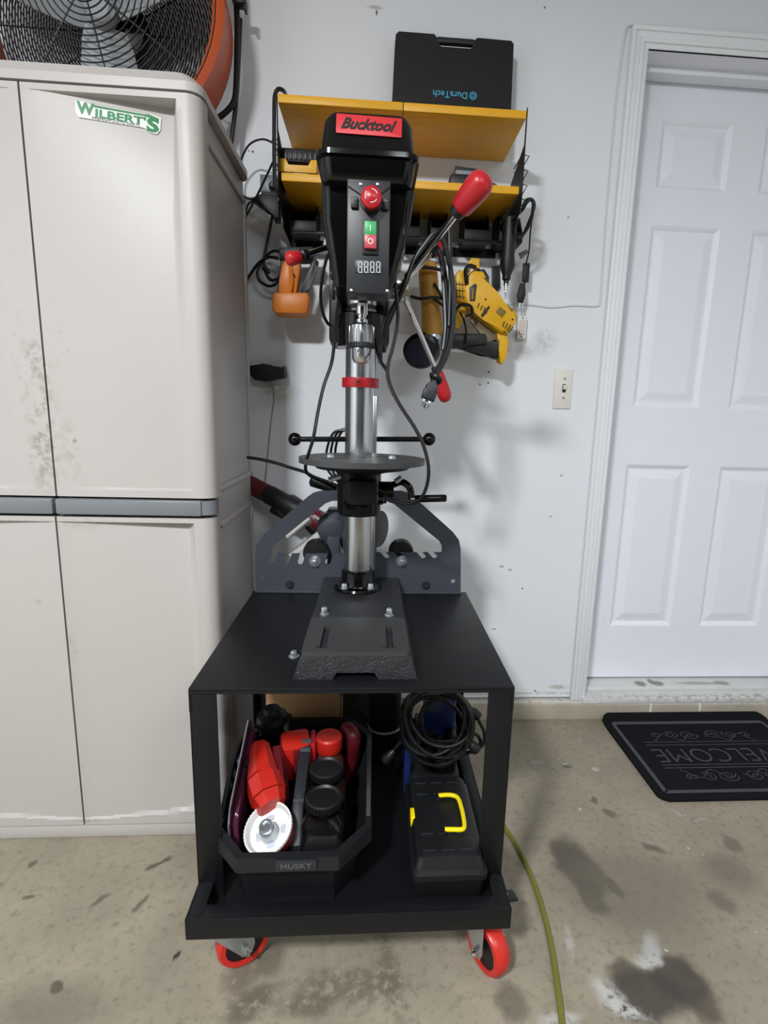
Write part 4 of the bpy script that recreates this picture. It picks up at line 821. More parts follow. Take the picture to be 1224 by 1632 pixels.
part('badge_lettering', MB().text('Bucktool', .0265, LM @ Matrix.Translation((-.003, 0, .0014)), shear=.45, sx=.92, offset=.0009), M_black, dp)
# control panel
PYF = 1.006
px0, px1, pz0, pz1 = -.0515, .0240, A(588, 468, 1.006).z, 1.458
part('control_panel', MB().box((px0, PYF, pz0), (px1, 1.07, pz1), .0025), M_dkgrey, dp)
pf = lambda u, v, y=PYF: A(u, v, y)
for u, v in ((575, 294), (602, 294), (560, 463), (617, 464)): part('panel_screw', MB().lathe([(.0028, 0), (.0024, .0015), (0, .002)], pf(u, v), (0, -1, 0), 12), M_zinc, dp)
c = pf(592, 322)
part('stop_button_base', MB().lathe([(.020, 0), (.019, .003), (.011, .004), (.011, .014)], c, (0, -1, 0), 28), M_black, dp)
part('stop_button', MB().lathe([(.013, .012), (.0175, .013), (.0185, .017), (.0175, .024), (.012, .028), (0, .029)], c, (0, -1, 0), 32), M_red, dp, 'red mushroom stop button')
ar = MB()
for a0 in (20, 140, 260): ar.tube([c + Vector((.0105 * math.cos(math.radians(a0 + q * 14)), -.0284 + .0, .0105 * math.sin(math.radians(a0 + q * 14)))) for q in range(6)], .0008, 5, smooth=False)
part('button_arrow', ar, M_white, dp)
for u, v in ((565, 323), (614, 326)):
    q = pf(u, v); part('rocker', MB().box(q + Vector((-.006, -.006, -.010)), q + Vector((.006, .001, .008)), .001), M_black, dp)
    part('rocker_lettering', MB().text('OFF' if u < 590 else 'ON', .0055, FRONT(q + Vector((0, -.0064, .004)))), M_gry, dp)
gl = MB().tube([pf(555, 297, PYF - .0005), pf(577, 312, PYF - .0005)], .0014, 5, smooth=False).tube([pf(622, 298, PYF - .0005), pf(604, 312, PYF - .0005)], .0014, 5, smooth=False)
part('panel_groove', gl, M_black, dp)
q0, q1 = pf(578, 406), pf(604, 352)
part('switch_bezel', MB().box((q0.x, PYF - .004, q0.z), (q1.x, PYF + .002, q1.z), .0015), M_black, dp)
q0, q1 = pf(581, 376), pf(600, 355)
part('on_button', MB().box((q0.x, PYF - .008, q0.z), (q1.x, PYF, q1.z), .001), M_green, dp, 'green on button')
qm = (q0 + q1) / 2
part('on_mark', MB().box((qm.x - .0007, PYF - .0086, qm.z - .005), (qm.x + .0007, PYF - .0078, qm.z + .005)), M_white, dp)
q0, q1 = pf(581, 398), pf(600, 377)
part('off_button', MB().prism([(0, 0), (q1.x - q0.x, 0), (q1.x - q0.x, q1.z - q0.z), (0, q1.z - q0.z)], .011, FRONT((q0.x, PYF, q0.z)), bev=.0015), pm('off_red', 'b04048', .35), dp, 'red off button')
qm = (q0 + q1) / 2
part('off_mark', MB().prism(circ(qm.x, qm.z, .0048, 18), .0006, FRONT((0, PYF - .0108, 0)), [circ(qm.x, qm.z, .0034, 18)]), M_white, dp)
q0, q1 = pf(566, 435), pf(610, 416)
part('display_window', MB().box((q0.x, PYF - .0012, q0.z), (q1.x, PYF + .001, q1.z), .0004), M_black, dp)
sgm = MB()
for i in range(4):
    ctr = pf(574 + i * 9.6, 426); w_, h_, t_ = .0030, .0044, .0007
    Z0 = ctr.z; X0 = ctr.x; yy0, yy1 = PYF - .0018, PYF - .0008
    for (ax, az, bx_, bz_) in ((-1, 2, 1, 2), (-1, 0, 1, 0), (-1, -2, 1, -2), (-1, 0, -1, 2), (1, 0, 1, 2), (-1, -2, -1, 0), (1, -2, 1, 0)):
        xa, xb = X0 + ax * w_ + (t_ if ax != bx_ else -t_), X0 + bx_ * w_ + (-t_ if ax != bx_ else t_)
        za, zb = Z0 + az * h_ + (-t_ if az == bz_ else t_), Z0 + bz_ * h_ + (t_ if az == bz_ else -t_)
        sgm.box((min(xa, xb), yy0, min(za, zb)), (max(xa, xb), yy1, max(za, zb)))
    sgm.box((X0 + .0041, yy0, Z0 - .0096), (X0 + .0053, yy1, Z0 - .0084))
part('display_digits', sgm, M_digit, dp, 'four seven-segment digits')
# quill and chuck
part('quill', MB().lathe([(.018, 0), (.029, .002), (.0295, .018), (.0295, .03)], (QX, QY, 1.271), (0, 0, 1), 36), M_steel, dp)
part('spindle', MB().lathe([(.010, 0), (.012, .004), (.012, .010), (.009, .013), (.009, .018), (.012, .020), (.012, .045)], (QX, QY, 1.236), (0, 0, 1), 24), M_chrome, dp)
ck = MB().lathe([(.012, .078), (.019, .078), (.0235, .074), (.0240, .036)], (QX, QY, 1.160), (0, 0, 1), 36)
for i in range(12):
    a = 2 * PI * i / 12; ck.box((-.0035, -.002, .040), (.0035, .0016, .073), .001, Matrix.Translation((QX, QY, 1.160)) @ Matrix.Rotation(a, 4, 'Z') @ Matrix.Translation((0, -.0236, 0)))
ck.lathe([(.0240, .036), (.0195, .032), (.0195, .010), (.015, .001), (.008, 0)], (QX, QY, 1.160), (0, 0, 1), 32)
part('chuck', ck, M_steel, dp, 'chrome keyed chuck')
ge = MB().lathe([(.023, 0), (.0255, .002), (.0258, .009), (.023, .011)], (QX, QY, 1.190), (0, 0, 1), 36)
for i in range(30):
    a = 2 * PI * i / 30; ge.box((-.001, -.001, .001), (.001, .0015, .009), 0, Matrix.Translation((QX, QY, 1.190)) @ Matrix.Rotation(a, 4, 'Z') @ Matrix.Translation((0, -.0265, 0)))
part('chuck_gear', ge, M_dkgrey, dp)
part('key_hole', MB().lathe([(.0042, 0), (.0042, .0035), (.0028, .0035), (.0028, 0), (.0042, 0)], (QX - .004, QY - .0175, 1.182), (0, -1, 0), 14), M_steel, dp)
# feed hub and handles
HB = Vector((.052, 1.155, 1.318))
part('feed_hub', MB().lathe([(.022, 0), (.029, .002), (.029, .030), (.024, .040), (.016, .043)], (.026, HB.y, HB.z), (1, 0, 0), 32), M_steel, dp)
def knobrod(p0, p1, p2, r=.0065, kr=.019):
    p0, p1, p2 = Vector(p0), Vector(p1), Vector(p2); d = (p2 - p1).normalized(); Lk = (p2 - p1).length
    part('handle_rod', MB().cyl(p0, p1, r, seg=14), M_chrome, dp)
    part('handle_collar', MB().lathe([(kr * .55, -.012), (kr * .62, -.006), (kr * .62, .002)], p1, d, 18), M_black, dp)
    part('handle_knob', MB().lathe([(kr * .72, 0), (kr * .82, Lk * .05), (kr * .93, Lk * .35), (kr, Lk * .62), (kr * .97, Lk * .78), (kr * .82, Lk * .89), (kr * .5, Lk * .97), (0, Lk)], p1, d, 24), M_red, dp, 'red handle knob')
knobrod(HB + Vector((.006, -.01, .01)), A(733, 333, .965), A(777, 278, .925), .0062, .0225)
knobrod(HB + Vector((.006, .008, -.012)), A(696, 592, 1.225), A(712, 641, 1.235), .0052, .0165)
knobrod(HB + Vector((.004, .018, .008)), A(690, 402, 1.36), A(699, 388, 1.40), .0055, .0175)
knobrod((-.088, 1.20, 1.405), A(478, 409, 1.10), A(456, 414, 1.085), .0055, .0135)
part('handle_collar', MB().lathe([(.007, 0), (.012, .006), (.012, .016), (.008, .022)], A(477, 409, 1.10), A(494, 403, 1.12) - A(477, 409, 1.10), 18), M_black, dp)
part('lever_boss', MB().cyl((-.088, 1.20, 1.405), (-.102, 1.185, 1.402), .010, seg=16), M_chrome, dp)
part('clamp_handle', MB().cyl(A(527, 438, 1.16), A(553, 437, 1.16), .010, seg=14), M_dkgrey, dp)
part('clamp_block', MB().box(A(524, 474, 1.2), A(533, 440, 1.2) + Vector((0, .03, 0)), .003), M_dkgrey, dp)
part('side_junction_box', MB().box(A(526, 545, 1.36), A(548, 450, 1.36) + Vector((0, .03, 0)), .003), M_powder, dp)
# cords of the press
cb = MB()
cb.tube([A(u, v, y) for u, v, y in ((522, 405, 1.20), (514, 440, 1.22), (511, 475, 1.25), (515, 500, 1.27), (522, 515, 1.29), (528, 520, 1.31))], .0036, 8)
cb.tube([A(u, v, y) for u, v, y in ((541, 470, 1.16), (537, 500, 1.14), (533, 545, 1.11), (528, 580, 1.09), (516, 615, 1.075), (507, 655, 1.065), (500, 695, 1.055), (494, 716, 1.06), (489, 732, 1.075), (487, 748, 1.09), (494, 758, 1.13), (515, 768, 1.17), (535, 778, 1.21))], .0036, 8)
part('light_cord', cb, M_rubber, dp)
cb = MB().tube([A(u, v, y) for u, v, y in ((630, 402, 1.12), (628, 430, 1.10), (632, 470, 1.09), (634, 510, 1.08), (627, 550, 1.07), (618, 585, 1.06), (621, 612, 1.05), (637, 645, 1.04), (660, 680, 1.03), (675, 710, 1.025), (683, 745, 1.025), (680, 775, 1.04), (668, 797, 1.06), (648, 803, 1.09), (622, 795, 1.12), (602, 782, 1.15), (590, 777, 1.18))], .0036, 8)
cb.tube([A(u, v, y) for u, v, y in ((618, 592, 1.06), (606, 575, 1.10), (600, 555, 1.16), (598, 540, 1.25))], .0036, 8)
part('sensor_cord', cb, M_rubber, dp)
cb = MB()
for k in range(3):
    o = k * 7
    cb.tube([A(u, v, y) for u, v, y in ((566, 690, 1.37), (554 - o * .4, 682 + k * 2, 1.37), (544 - o * .8, 689, 1.375), (537 - o * .9, 704, 1.38), (534 - o, 724, 1.38), (536 - o, 748, 1.375), (546 - o * .5, 768, 1.365))], .0034, 7)
part('motor_cord', cb, M_rubber, dp)
# its power cord, hung up in a long loop over the feed hub with the plug dangling
pc = MB()
pc.tube([A(u, v, y) for u, v, y in ((612, 560, 1.16), (612, 535, 1.13), (625, 500, 1.11), (645, 455, 1.10), (660, 415, 1.10), (678, 388, 1.10), (692, 372, 1.10), (703, 378, 1.10), (712, 400, 1.10), (720, 440, 1.09), (723, 480, 1.085), (722, 520, 1.08), (714, 560, 1.075), (700, 590, 1.07), (692, 606, 1.065))], .0048, 8)
pc.tube([A(u, v, y) for u, v, y in ((668, 402, 1.13), (684, 390, 1.13), (700, 400, 1.13), (708, 430, 1.12), (713, 470, 1.11), (716, 510, 1.10), (713, 545, 1.09), (704, 575, 1.08), (697, 592, 1.075), (690, 603, 1.07))], .0048, 8)
pc.tube([A(u, v, y) for u, v, y in ((676, 410, 1.15), (695, 395, 1.14), (704, 420, 1.13), (708, 470, 1.12), (710, 520, 1.11), (706, 558, 1.10))], .0045, 8)
pc.tube([A(u, v, y) for u, v, y in ((716, 350, 1.12), (717, 400, 1.11), (718, 450, 1.10), (716, 520, 1.09))], .0045, 8)
pc.tube([A(u, v, y) for u, v, y in ((606, 578, 1.14), (607, 548, 1.13), (613, 515, 1.12), (632, 480, 1.115), (650, 440, 1.115))], .0046, 8)
part('power_cord', pc, M_rubber, dp)
part('cord_tie', MB().tube([A(688, 597, 1.065), A(696, 600, 1.055), A(702, 606, 1.065), A(694, 610, 1.075)], .005, 7, closed=True), M_black, dp)
pu, pd = A(692, 606, 1.065), A(680, 640, 1.06)
pa = (pd - pu).normalized()
PMx = frame(pu, (pa.cross(Vector((0, 1, 0)))).normalized() * -1, -pa)
part('power_plug', MB().prism([(-.006, 0), (.006, 0), (.008, -.014), (.0135, -.022), (.0135, -.040), (-.0135, -.040), (-.0135, -.022), (-.008, -.014)], .022, PMx, bev=.004, z0=-.011), M_dkgrey, dp)
part('plug_label', MB().prism(rr2(-.006, .006, -.030, -.008, .002), .001, PMx, z0=.0108), M_gry, dp)
pg = MB()
for x in (-.0075, .0045): pg.box((x, -.056, -.0028), (x + .0025, -.038, .0028), .0005, PMx)
pg.box((-.002, -.058, .004), (.002, -.038, .008), .0008, PMx)
part('prong', pg, M_chrome, dp)

# ================================================================== load on the cart's tray
TF = .1552
# ---- black bin
bn = thing('storage_bin', 'black open plastic tote with cut corners full of tools', 'bin', (-.137, 1.02, TF))
zr = .285
def oct_(x0, x1, y0, y1, cx, cy, z): return [Vector(p) for p in ((x0 + cx, y0, z), (x1 - cx, y0, z), (x1, y0 + cy, z), (x1, y1 - cy, z), (x1 - cx, y1, z), (x0 + cx, y1, z), (x0, y1 - cy, z), (x0, y0 + cy, z))]
bot = oct_(-.245, -.028, .855, 1.215, .03, .045, TF); ro = oct_(-.284, .010, .815, 1.255, .058, .065, zr); ri = oct_(-.272, -.002, .829, 1.241, .054, .062, zr); bi = oct_(-.240, -.033, .862, 1.208, .028, .042, TF + .005)
rim_lo = oct_(-.285, .011, .814, 1.256, .058, .065, zr - .028); wall_hi = oct_(-.270, -.004, .830, 1.240, .054, .062, zr - .028)
part('tub', MB().loft([bot, wall_hi, rim_lo, ro, ri, bi], cap=True), M_bin, bn)
for x, sg in ((-.279, -1), (.004, 1)):
    Mx = frame((x, 0, 0), (0, 1, 0), (0, 0, 1))
    part('handle_side', MB().prism([(.905, zr - .004), (.945, .310), (.99, .338), (1.04, .350), (1.09, .340), (1.13, .312), (1.165, zr - .004)], .008, Mx, [circ(.975, .308, .009, 12), circ(1.002, .315, .011, 12), circ(1.036, .320, .014, 12), circ(1.070, .315, .011, 12), circ(1.098, .308, .008, 12)], z0=-.004), M_bin, bn)
lp0, lp1 = A(428, 1383, .813), A(494, 1366, .813)
plq = part('name_plate', MB().box((-.158, .8095, .262), (-.086, .8145, .283), .001), M_dkgrey, bn)
part('lettering', MB().text('HUSKY', .0145, FRONT((-.122, .8092, .2725)), sx=1.2), pm('plate_emboss', '55575c', .4), plq)
# ---- clear jars
def jar(px_, py_, label, fill, lidrot):
    j = thing('clear_jar', label, 'jar', (px_, py_, TF + .006), 'clear jars in the tote'); z0 = TF + .006
    part('body', MB().loft([rrect(px_ - .038, px_ + .038, py_ - .038, py_ + .038, .012, z0), rrect(px_ - .040, px_ + .040, py_ - .040, py_ + .040, .012, z0 + .006), rrect(px_ - .040, px_ + .040, py_ - .040, py_ + .040, .012, z0 + .115), rrect(px_ - .030, px_ + .030, py_ - .030, py_ + .030, .024, z0 + .128), rrect(px_ - .029, px_ + .029, py_ - .029, py_ + .029, .028, z0 + .142)]), M_clear, j, 'clear square body')
    part('contents', MB().loft([rrect(px_ - .036, px_ + .036, py_ - .036, py_ + .036, .010, z0 + .003), rrect(px_ - .0375, px_ + .0375, py_ - .0375, py_ + .0375, .010, z0 + .080), rrect(px_ - .030, px_ + .030, py_ - .030, py_ + .030, .010, z0 + .096)]), fill, j)
    ld = MB().lathe([(.034, 0), (.0355, .002), (.0355, .016), (.032, .018), (.028, .014), (0, .013)], (px_, py_, z0 + .140), (0, 0, 1), 32)
    for i in range(32):
        a = 2 * PI * i / 32; ld.box((-.001, -.001, .002), (.001, .0012, .015), 0, Matrix.Translation((px_, py_, z0 + .140)) @ Matrix.Rotation(a, 4, 'Z') @ Matrix.Translation((0, -.0358, 0)))
    part('lid', ld, M_black, j, 'black screw lid')
    return j
jar(-.084, .925, 'clear square jar of dark bits with black lid at the front of the tote', pm('dark_bits', '191717', .5, var=.7, scale=70), 0)
jar(-.086, 1.013, 'clear square jar with black lid between the front jar and the red cap', M_brown, 0)
rb_ = thing('red_cap_bottle', 'clear bottle with a bright red cap in the tote', 'bottle', (-.088, 1.098, TF + .006))
part('body', MB().lathe([(.030, 0), (.034, .004), (.034, .115), (.026, .130), (.024, .146)], (-.088, 1.098, TF + .006), (0, 0, 1), 28), pm('amber_brown_bottle', '5a2a22', .2, var=.3), rb_)
part('cap', MB().lathe([(.029, 0), (.031, .004), (.030, .030), (.026, .034), (0, .034)], (-.088, 1.098, TF + .148), (0, 0, 1), 32), M_redor, rb_, 'bright red cap')
# ---- white hole saw cup
hs = thing('hole_saw', 'white-faced round hole saw cup with red side lying in the tote', 'hole saw', (-.172, .880, .2))
hc = G(427, 1320, .280); hn = (Vector((-.25, -.45, .80))).normalized()
part('cup', MB().lathe([(.0, -.040), (.034, -.040), (.040, -.034), (.047, -.002)], hc, hn, 40, cap=False), M_redor, hs, 'red outside of the cup')
fc = MB().lathe([(.0475, -.004), (.0475, .001), (.044, .001), (.040, -.012), (.012, -.020), (.0, -.020)], hc, hn, 40, cap=False)
for i in range(44):
    a = 2 * PI * i / 44; fr = axis_frame(hc, hn); fc.box((-.0018, -.001, 0), (.0018, .0015, .0028), 0, fr @ Matrix.Rotation(a, 4, 'Z') @ Matrix.Translation((0, -.0462, 0)))
part('face', fc, M_white, hs, 'white toothed face')
part('arbor', MB().lathe([(.017, -.020), (.016, .000), (.0145, .006)], hc + Vector((.0, -.004, 0)), hn + Vector((.12, .1, 0)), 16).lathe([(.013, .006), (.013, .012), (.009, .012), (.009, .004), (0, .004)], hc, hn, 20, cap=False), M_zinc, hs)
sl_ = MB()
for a in (0.5, 2.2, 3.9, 5.3):
    fr = axis_frame(hc, hn) @ Matrix.Rotation(a, 4, 'Z'); sl_.prism([(.020, -.006), (.032, -.009), (.036, 0), (.032, .009), (.020, .006)], .0006, fr, z0=-.0155)
part('face_window', sl_, pm('lilac_grey', 'b4b6c4', .5), hs)
# ---- red cordless tool lying nose up
rd = thing('red_power_tool', 'bright red and dark cordless tool lying nose down in the tote', 'power tool', (-.215, .95, .2))
rdp = [q + Vector((.010, 0, 0)) for q in (G(406, 1190, .345), G(412, 1240, .325), G(428, 1288, .300))]
def gun(p0, p1, w0, w1, h0, h1):
    d = (p1 - p0).normalized(); x = d.cross(Vector((0, 0, 1))).normalized(); n = x.cross(d)
    q = lambda p, w_, h_: [p + x * a * w_ + n * b * h_ for a, b in ((-1, -1), (-.55, -1.1), (.55, -1.1), (1, -1), (1, .35), (.45, 1), (-.45, 1), (-1, .35))]
    return MB().loft([q(p0, w0, h0), q(p1, w1, h1)])
part('body', gun(rdp[0], rdp[1] + Vector((0, -.004, 0)), .020, .031, .018, .026), M_redor, rd)
part('motor_end', gun(rdp[1], rdp[1] * .45 + rdp[2] * .55, .032, .033, .027, .026), M_redor, rd)
part('nose', gun(rdp[1] * .42 + rdp[2] * .58, rdp[2] + (rdp[2] - rdp[1]) * -.08, .031, .024, .025, .020), M_redor, rd)
part('grip', gun(rdp[0] + Vector((.034, .01, -.03)), rdp[1] + Vector((.032, .0, -.03)), .016, .018, .03, .03), M_dred, rd)
part('trigger', MB().box((-.006, -.018, -.006), (.006, .018, .006), .003, Matrix.Translation(rdp[0] * .5 + rdp[1] * .5 + Vector((-.027, 0, .004)))), M_black, rd)
# ---- second red tool behind
r2 = thing('red_battery', 'red battery pack with a dark clip at the back of the tote', 'battery', (-.16, 1.13, .2))
e0 = G(473, 1188, .315)
part('case', MB().box((-.036, -.030, -.075), (.030, .030, .022), .010, Matrix.Translation(e0) @ Matrix.Rotation(.25, 4, 'Z') @ Matrix.Rotation(.2, 4, 'X')), M_redor, r2)
part('side', MB().box((.030, -.028, -.06), (.043, .03, .020), .006, Matrix.Translation(e0) @ Matrix.Rotation(.1, 4, 'Z')), M_red, r2)
part('clip', MB().box((-.01, -.033, -.05), (.012, -.028, .01), .002, Matrix.Translation(e0) @ Matrix.Rotation(.25, 4, 'Z')), M_dred, r2)
tag(part('red_hose_roll', MB().tube([(-.053, 1.165, TF + .022), (-.036, 1.140, .25), (-.033, 1.115, .316), (-.048, 1.14, .325), (-.056, 1.165, .28)], .017, 10), M_dred), 'dark red rounded tool behind the red cap in the tote', 'tool')
# ---- dark grey sanding bar
sb = thing('sanding_block', 'long dark grey ribbed bar standing along the tote', 'sanding block', (-.14, 1.0, TF + .006))
Mx = frame((-.148, 0, 0), (0, 1, 0), (0, 0, 1))
part('bar', MB().prism([(.90, TF + .006), (.89, .24), (.93, .285), (1.02, .322), (1.09, .332), (1.105, .320), (1.105, TF + .006)], .024, Mx, bev=.005, z0=0), M_dkgrey, sb)
for q in range(7):
    t = q / 6; part('rib', MB().box((-.147, .945 + t * .13, .286 + t * .044), (-.125, .957 + t * .13, .293 + t * .044), .002), pm('mid_grey_plastic', '4a4c50', .45), sb)
# ---- blister pack standing against the bin's side
bp_ = thing('blister_pack', 'clear purple blister pack standing upright along the tote', 'package', (-.25, .97, .18))
Mx = frame((-.246, 0, 0), (0, 1, 0), (-.045, 0, 1))
part('card', MB().prism([(.892, .215), (.888, .290), (.905, .310), (1.08, .385), (1.10, .375), (1.10, .215)], .003, Mx), M_clearred, bp_)
part('blister', MB().prism([(.900, .225), (.898, .282), (.912, .300), (1.07, .367), (1.085, .357), (1.085, .225)], .012, Mx, bev=.003, z0=.003), M_clearred, bp_)
part('edge', MB().tube([Mx @ Vector((a, b, .0)) for a, b in ((.891, .216), (.887, .290), (.904, .311), (1.08, .386))], .0016, 6, smooth=False), M_foil, bp_)
# ---- black camera-like case behind
bk = thing('black_canister', 'black canister with a ribbed knob lid at the back of the tote', 'canister', (-.23, 1.15, TF + .006))
part('body', MB().loft([rrect(-.233, -.185, 1.10, 1.19, .012, TF + .006), rrect(-.264, -.183, 1.098, 1.192, .012, .335), rrect(-.255, -.192, 1.107, 1.183, .012, .345)]), M_gloss, bk)
part('lid', MB().lathe([(.034, 0), (.036, .004), (.034, .018), (.020, .022), (.018, .034), (0, .036)], (-.224, 1.145, .344), (0, 0, 1), 24), M_black, bk)
# ---- pine block, pale board and black bucket at the back of the tray
wbx0, wbx1 = -.265, -.072
tag(part('wood_block', MB().box((wbx0, 1.275, TF), (wbx1, 1.335, .37), .003), M_woodbox), 'light brown wooden block standing behind the tote', 'wood block')
tag(part('wood_offcut', MB().box((wbx0 + .04, 1.262, TF), (wbx1 + .001, 1.2745, .262), .002), pm('pale_pine', 'b78f58', .6, var=.15, stretch=(1, 8, 8))), 'narrow paler wooden offcut in front of the wooden block', 'wood block')
tag(part('grey_board', MB().prism([(-.070, TF), (.015, TF), (.015, .375), (-.070, .375)], .008, FRONT((0, 1.345, 0)), bev=.001), pm('greyish_cardboard', '6c675e', .7, var=.15)), 'dull grey cardboard sheet standing between wooden block and bucket', 'cardboard')
tag(part('loose_wire', MB().tube([A(u, v, 1.27) for u, v in ((540, 1103), (560, 1122), (580, 1142), (590, 1156))], .002, 6), M_rubber), 'thin black wire drooping in front of the grey cardboard', 'wire')
bu = thing('black_bucket', 'black bucket with a pale rim line at the back of the tray', 'bucket', (.045, 1.31, TF))
part('wall', MB().lathe([(.036, 0), (.042, .004), (.043, .073), (.044, .225), (.041, .225), (.040, .08), (.036, .006), (0, .005)], (.046, 1.31, TF), (0, 0, 1), 28), M_black, bu)
part('rim', MB().tube([(.046 + .0445 * math.cos(a), 1.31 + .0445 * math.sin(a), .228) for a in [2 * PI * q / 24 for q in range(24)]], .0032, 6, closed=True), M_white, bu, 'pale rim')
# ---- toolbox with yellow handle
tbx = thing('toolbox', 'black plastic toolbox with yellow handle and yellow latch', 'toolbox', (.155, .95, TF))
bx0_, bx1_, by0_, by1_ = .086, .228, .826, 1.075
part('body', MB().loft([rrect(bx0_ + .010, bx1_ - .010, by0_ + .010, by1_ - .008, .01, TF), rrect(bx0_ + .004, bx1_ - .004, by0_ + .004, by1_ - .004, .012, TF + .060)]), M_black, tbx)
part('lid', MB().loft([rrect(bx0_, bx1_, by0_, by1_, .012, TF + .060), rrect(bx0_, bx1_, by0_, by1_, .012, TF + .072), rrect(bx0_ + .006, bx1_ - .006, by0_ + .008, by1_ - .006, .012, TF + .076), rrect(bx0_ + .010, bx1_ - .010, by0_ + .016, by1_ - .010, .014, TF + .094), rrect(bx0_ + .018, bx1_ - .018, by0_ + .024, by1_ - .018, .014, TF + .098)]), M_black, tbx)
zt = TF + .098
rb2 = MB()
for yy in (.855, .895, 1.005, 1.04):
    for q in range(3): rb2.box((bx0_ + .022 + q * .035, yy, zt - .001), (bx0_ + .046 + q * .035, yy + .003, zt + .0015), .0006)
part('lid_rib', rb2, M_dkgrey, tbx)
hp = [G(u, v, zt + .008) for u, v in ((699, 1268), (716, 1267), (729, 1271), (735, 1286), (739, 1304), (740, 1318), (735, 1322), (722, 1322), (709, 1322))]
part('handle', MB().tube(hp, .0046, 10, 5), M_yelb, tbx, 'vivid yellow carry handle')
la = G(657, 1300, zt - .01)
part('latch', MB().box((la.x - .004, la.y - .016, TF + .066), (la.x + .006, la.y + .014, zt - .002), .002), M_yelb, tbx, 'vivid yellow latch')
for q in (hp[0], hp[-1]): part('handle_socket', MB().box((q.x - .006, q.y - .008, zt - .004), (q.x + .004, q.y + .008, zt + .008), .002), M_black, tbx)
# ---- blue jack behind, coil of cord hanging over it
jk = thing('floor_jack', 'dark blue steel jack standing behind the toolbox', 'jack', (.16, 1.2, TF))
part('frame', MB().box((.085, 1.13, TF), (.225, 1.27, TF + .05), .006).box((.195, 1.14, TF + .05), (.215, 1.25, .30), .004), M_black, jk)
part('side_plate', MB().box((.088, 1.125, TF + .004), (.104, 1.25, .33), .003), M_blue, jk)
part('saddle', MB().box((.140, 1.17, .300), (.215, 1.25, .385), .008).box((.12, 1.18, .28), (.22, 1.24, .305), .004), M_blue, jk)
part('ram', MB().cyl((.155, 1.20, TF + .05), (.155, 1.20, .30), .022, seg=18), M_black, jk)
co = thing('cord_coil', 'big loose coil of black extension cord hung over the jack', 'cord', (.155, 1.09, .255))
cc = MB(); random.seed(3); yc = 1.105
def loop(uc, vc, ru, rv, y0, ph, tilt_=0, r=.0042):
    return [A(uc + ru * math.cos(a) + tilt_ * math.sin(a), vc + rv * math.sin(a), y0 + .012 * math.sin(a + ph)) for a in [2 * PI * q / 16 for q in range(16)]]
for k, (uc, vc, ru, rv, tl) in enumerate(((696, 1158, 56, 62, 0), (700, 1150, 54, 58, 8), (690, 1152, 50, 52, -6), (704, 1144, 50, 46, 4), (706, 1160, 42, 48, -10), (698, 1140, 56, 42, 10), (694, 1166, 48, 56, 6), (708, 1148, 38, 40, 0))):
    cc.tube(loop(uc, vc, ru, rv, yc + (k - 4) * .008, k * 1.1, tl), .0043, 8, 5, closed=True)
cc.tube([A(u, v, yc) for u, v in ((740, 1118), (756, 1134), (764, 1150), (772, 1168), (770, 1186), (756, 1196), (738, 1202), (715, 1204))], .0042, 8)
cc.tube([A(u, v, yc + .01) for u, v in ((745, 1168), (758, 1170), (766, 1180), (762, 1192))], .0042, 8)
cc.tube([A(u, v, yc - .01) for u, v in ((640, 1182), (632, 1190), (624, 1200))], .004, 8)
cc.tube([A(u, v, yc - .01) for u, v in ((655, 1140), (646, 1165), (640, 1182))], .0042, 8)
part('coil', cc, M_rubber, co)
part('plug', MB().lathe([(.004, 0), (.009, .01), (.011, .02), (.011, .03), (.003, .034)], A(749, 1128, yc), A(768, 1148, yc) - A(749, 1128, yc), 10), M_black, co)
part('socket_end', MB().lathe([(.005, 0), (.009, .008), (.013, .030), (.012, .034)], A(628, 1196, yc - .01), A(610, 1216, yc - .01) - A(628, 1196, yc - .01), 12), M_black, co)
part('socket_end', MB().lathe([(.005, 0), (.011, .008), (.013, .024), (.011, .03)], A(748, 1182, yc - .012), A(768, 1206, yc - .012) - A(748, 1182, yc - .012), 12), M_black, co)

# ================================================================== floor things
dm = thing('door_mat', 'black door mat with grey WELCOME print in front of the door', 'door mat', (1.13, 1.5, 0))
mx0, mx1, my0, my1 = .832, 1.442, 1.272, 1.686
def mat_z(y, x=1.1):
    e = max(0, y - 1.630); return .004 + e * e * 6.0
mh = MB(); nx, ny = 24, 20; ol = []
vs = []; fs = []
for j in range(ny + 1):
    for i in range(nx + 1):
        x = mx0 + (mx1 - mx0) * i / nx; y = my0 + (my1 - my0) * j / ny
        if (i in (0, nx)) and (j in (0, ny)): x += .010 * (1 if i == 0 else -1); y += .008 * (1 if j == 0 else -1)
        vs.append((x, y, mat_z(y) + .004))
W = nx + 1
for j in range(ny):
    for i in range(nx): fs.append((j * W + i, j * W + i + 1, (j + 1) * W + i + 1, (j + 1) * W + i))
k = len(vs); edge = [i for i in range(W)] + [j * W + nx for j in range(1, ny + 1)] + [ny * W + i for i in range(nx - 1, -1, -1)] + [j * W for j in range(ny - 1, 0, -1)]
vs += [(v[0], v[1], max(0.0, v[2] - .008)) for v in vs[:k]]
fs += [tuple(i + k for i in f[::-1]) for f in fs[:nx * ny]]
for q in range(len(edge)): r = (q + 1) % len(edge); fs.append((edge[q], edge[r], k + edge[r], k + edge[q]))
part('pile', mh.add(vs, fs), M_mat, dm)
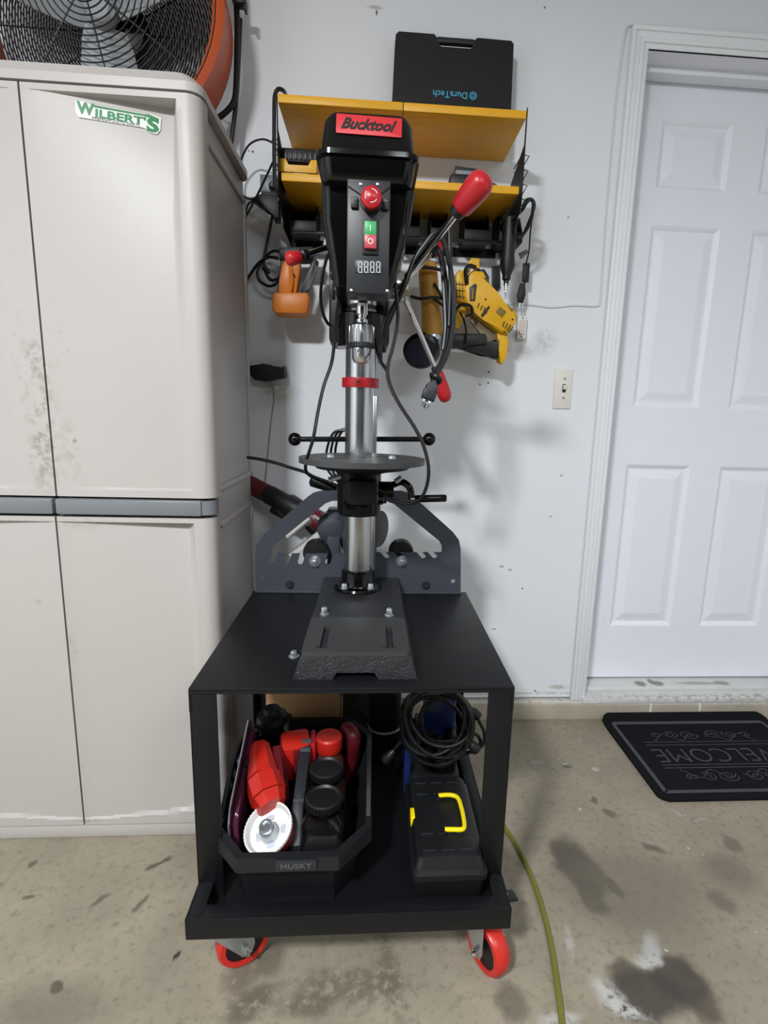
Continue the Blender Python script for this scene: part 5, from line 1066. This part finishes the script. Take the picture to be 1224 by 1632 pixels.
def on_mat(pts, wd, closed=False):
    """flat printed ribbon following the mat"""
    mb = MB(); n = len(pts); vs = []; fs = []
    for i, p in enumerate(pts):
        a = pts[(i - 1) % n] if closed or i > 0 else p; b = pts[(i + 1) % n] if closed or i < n - 1 else p
        t = Vector((b[0] - a[0], b[1] - a[1])); t = t.normalized() if t.length > 1e-9 else Vector((1, 0)); nn = Vector((-t.y, t.x)) * wd / 2
        for s in (1, -1):
            y = p[1] + s * nn.y; vs.append((p[0] + s * nn.x, y, mat_z(y) + .0056))
    for i in range(n if closed else n - 1): j = (i + 1) % n; fs.append((2 * i, 2 * i + 1, 2 * j + 1, 2 * j))
    return mb.add(vs, fs)
prn = MB()
def addto(mb2): prn.add(mb2.v, mb2.f)
def seg_(x0, y0, x1, y1, n=20): return [(x0 + (x1 - x0) * i / n, y0 + (y1 - y0) * i / n) for i in range(n + 1)]
bw = .030
for sgm_ in (seg_(mx0 + bw, my0 + bw, mx1 - bw, my0 + bw), seg_(mx0 + bw, my1 - bw - .012, mx1 - bw, my1 - bw - .012), seg_(mx0 + bw, my0 + bw, mx0 + bw, my1 - bw - .012), seg_(mx1 - bw, my0 + bw, mx1 - bw, my1 - bw - .012)): addto(on_mat(sgm_, .013))
xm, ym = (mx0 + mx1) / 2, (my0 + my1) / 2 - .01
for y in (ym + .066, ym + .050, ym - .050, ym - .064): addto(on_mat(seg_(mx0 + .085, y, mx1 - .085, y), .0035))
for sy_ in (1, -1):
    for s in (1, -1):
        for (cx_, r_, ph) in ((.045, .030, 0), (.105, .024, 2.2), (.155, .018, 4.0)):
            pts = []
            for q in range(26):
                t = q / 25; rr_ = r_ * (1 - .75 * t); an = ph + s * t * 9.5
                pts.append((xm + s * cx_ + rr_ * math.cos(an) * 1.1, ym + sy_ * .105 + rr_ * math.sin(an) * .8))
            addto(on_mat(pts, .003))
        addto(on_mat([(xm + s * (.01 + .17 * q / 20), ym + sy_ * (.092 + .018 * math.sin(q * .55))) for q in range(21)], .003))
part('print', prn, M_matline, dm)
tM = Matrix.Translation((xm, ym, mat_z(ym) + .0052)) @ Matrix.Rotation(PI, 4, 'Z')
part('lettering', MB().text('WELCOME', .098, tM, ext=.0003, sx=.93, offset=-.0016), M_matline, dm)
tag(part('garden_cord', MB().tube([G(u, v, .006) for u, v in ((700, 1285), (760, 1275), (790, 1298), (806, 1322), (826, 1352), (845, 1392), (862, 1440), (875, 1490), (884, 1540), (891, 1590), (897, 1640), (905, 1720), (912, 1800))], .006, 8), M_grn), 'olive green extension cord running across the concrete floor', 'cord')
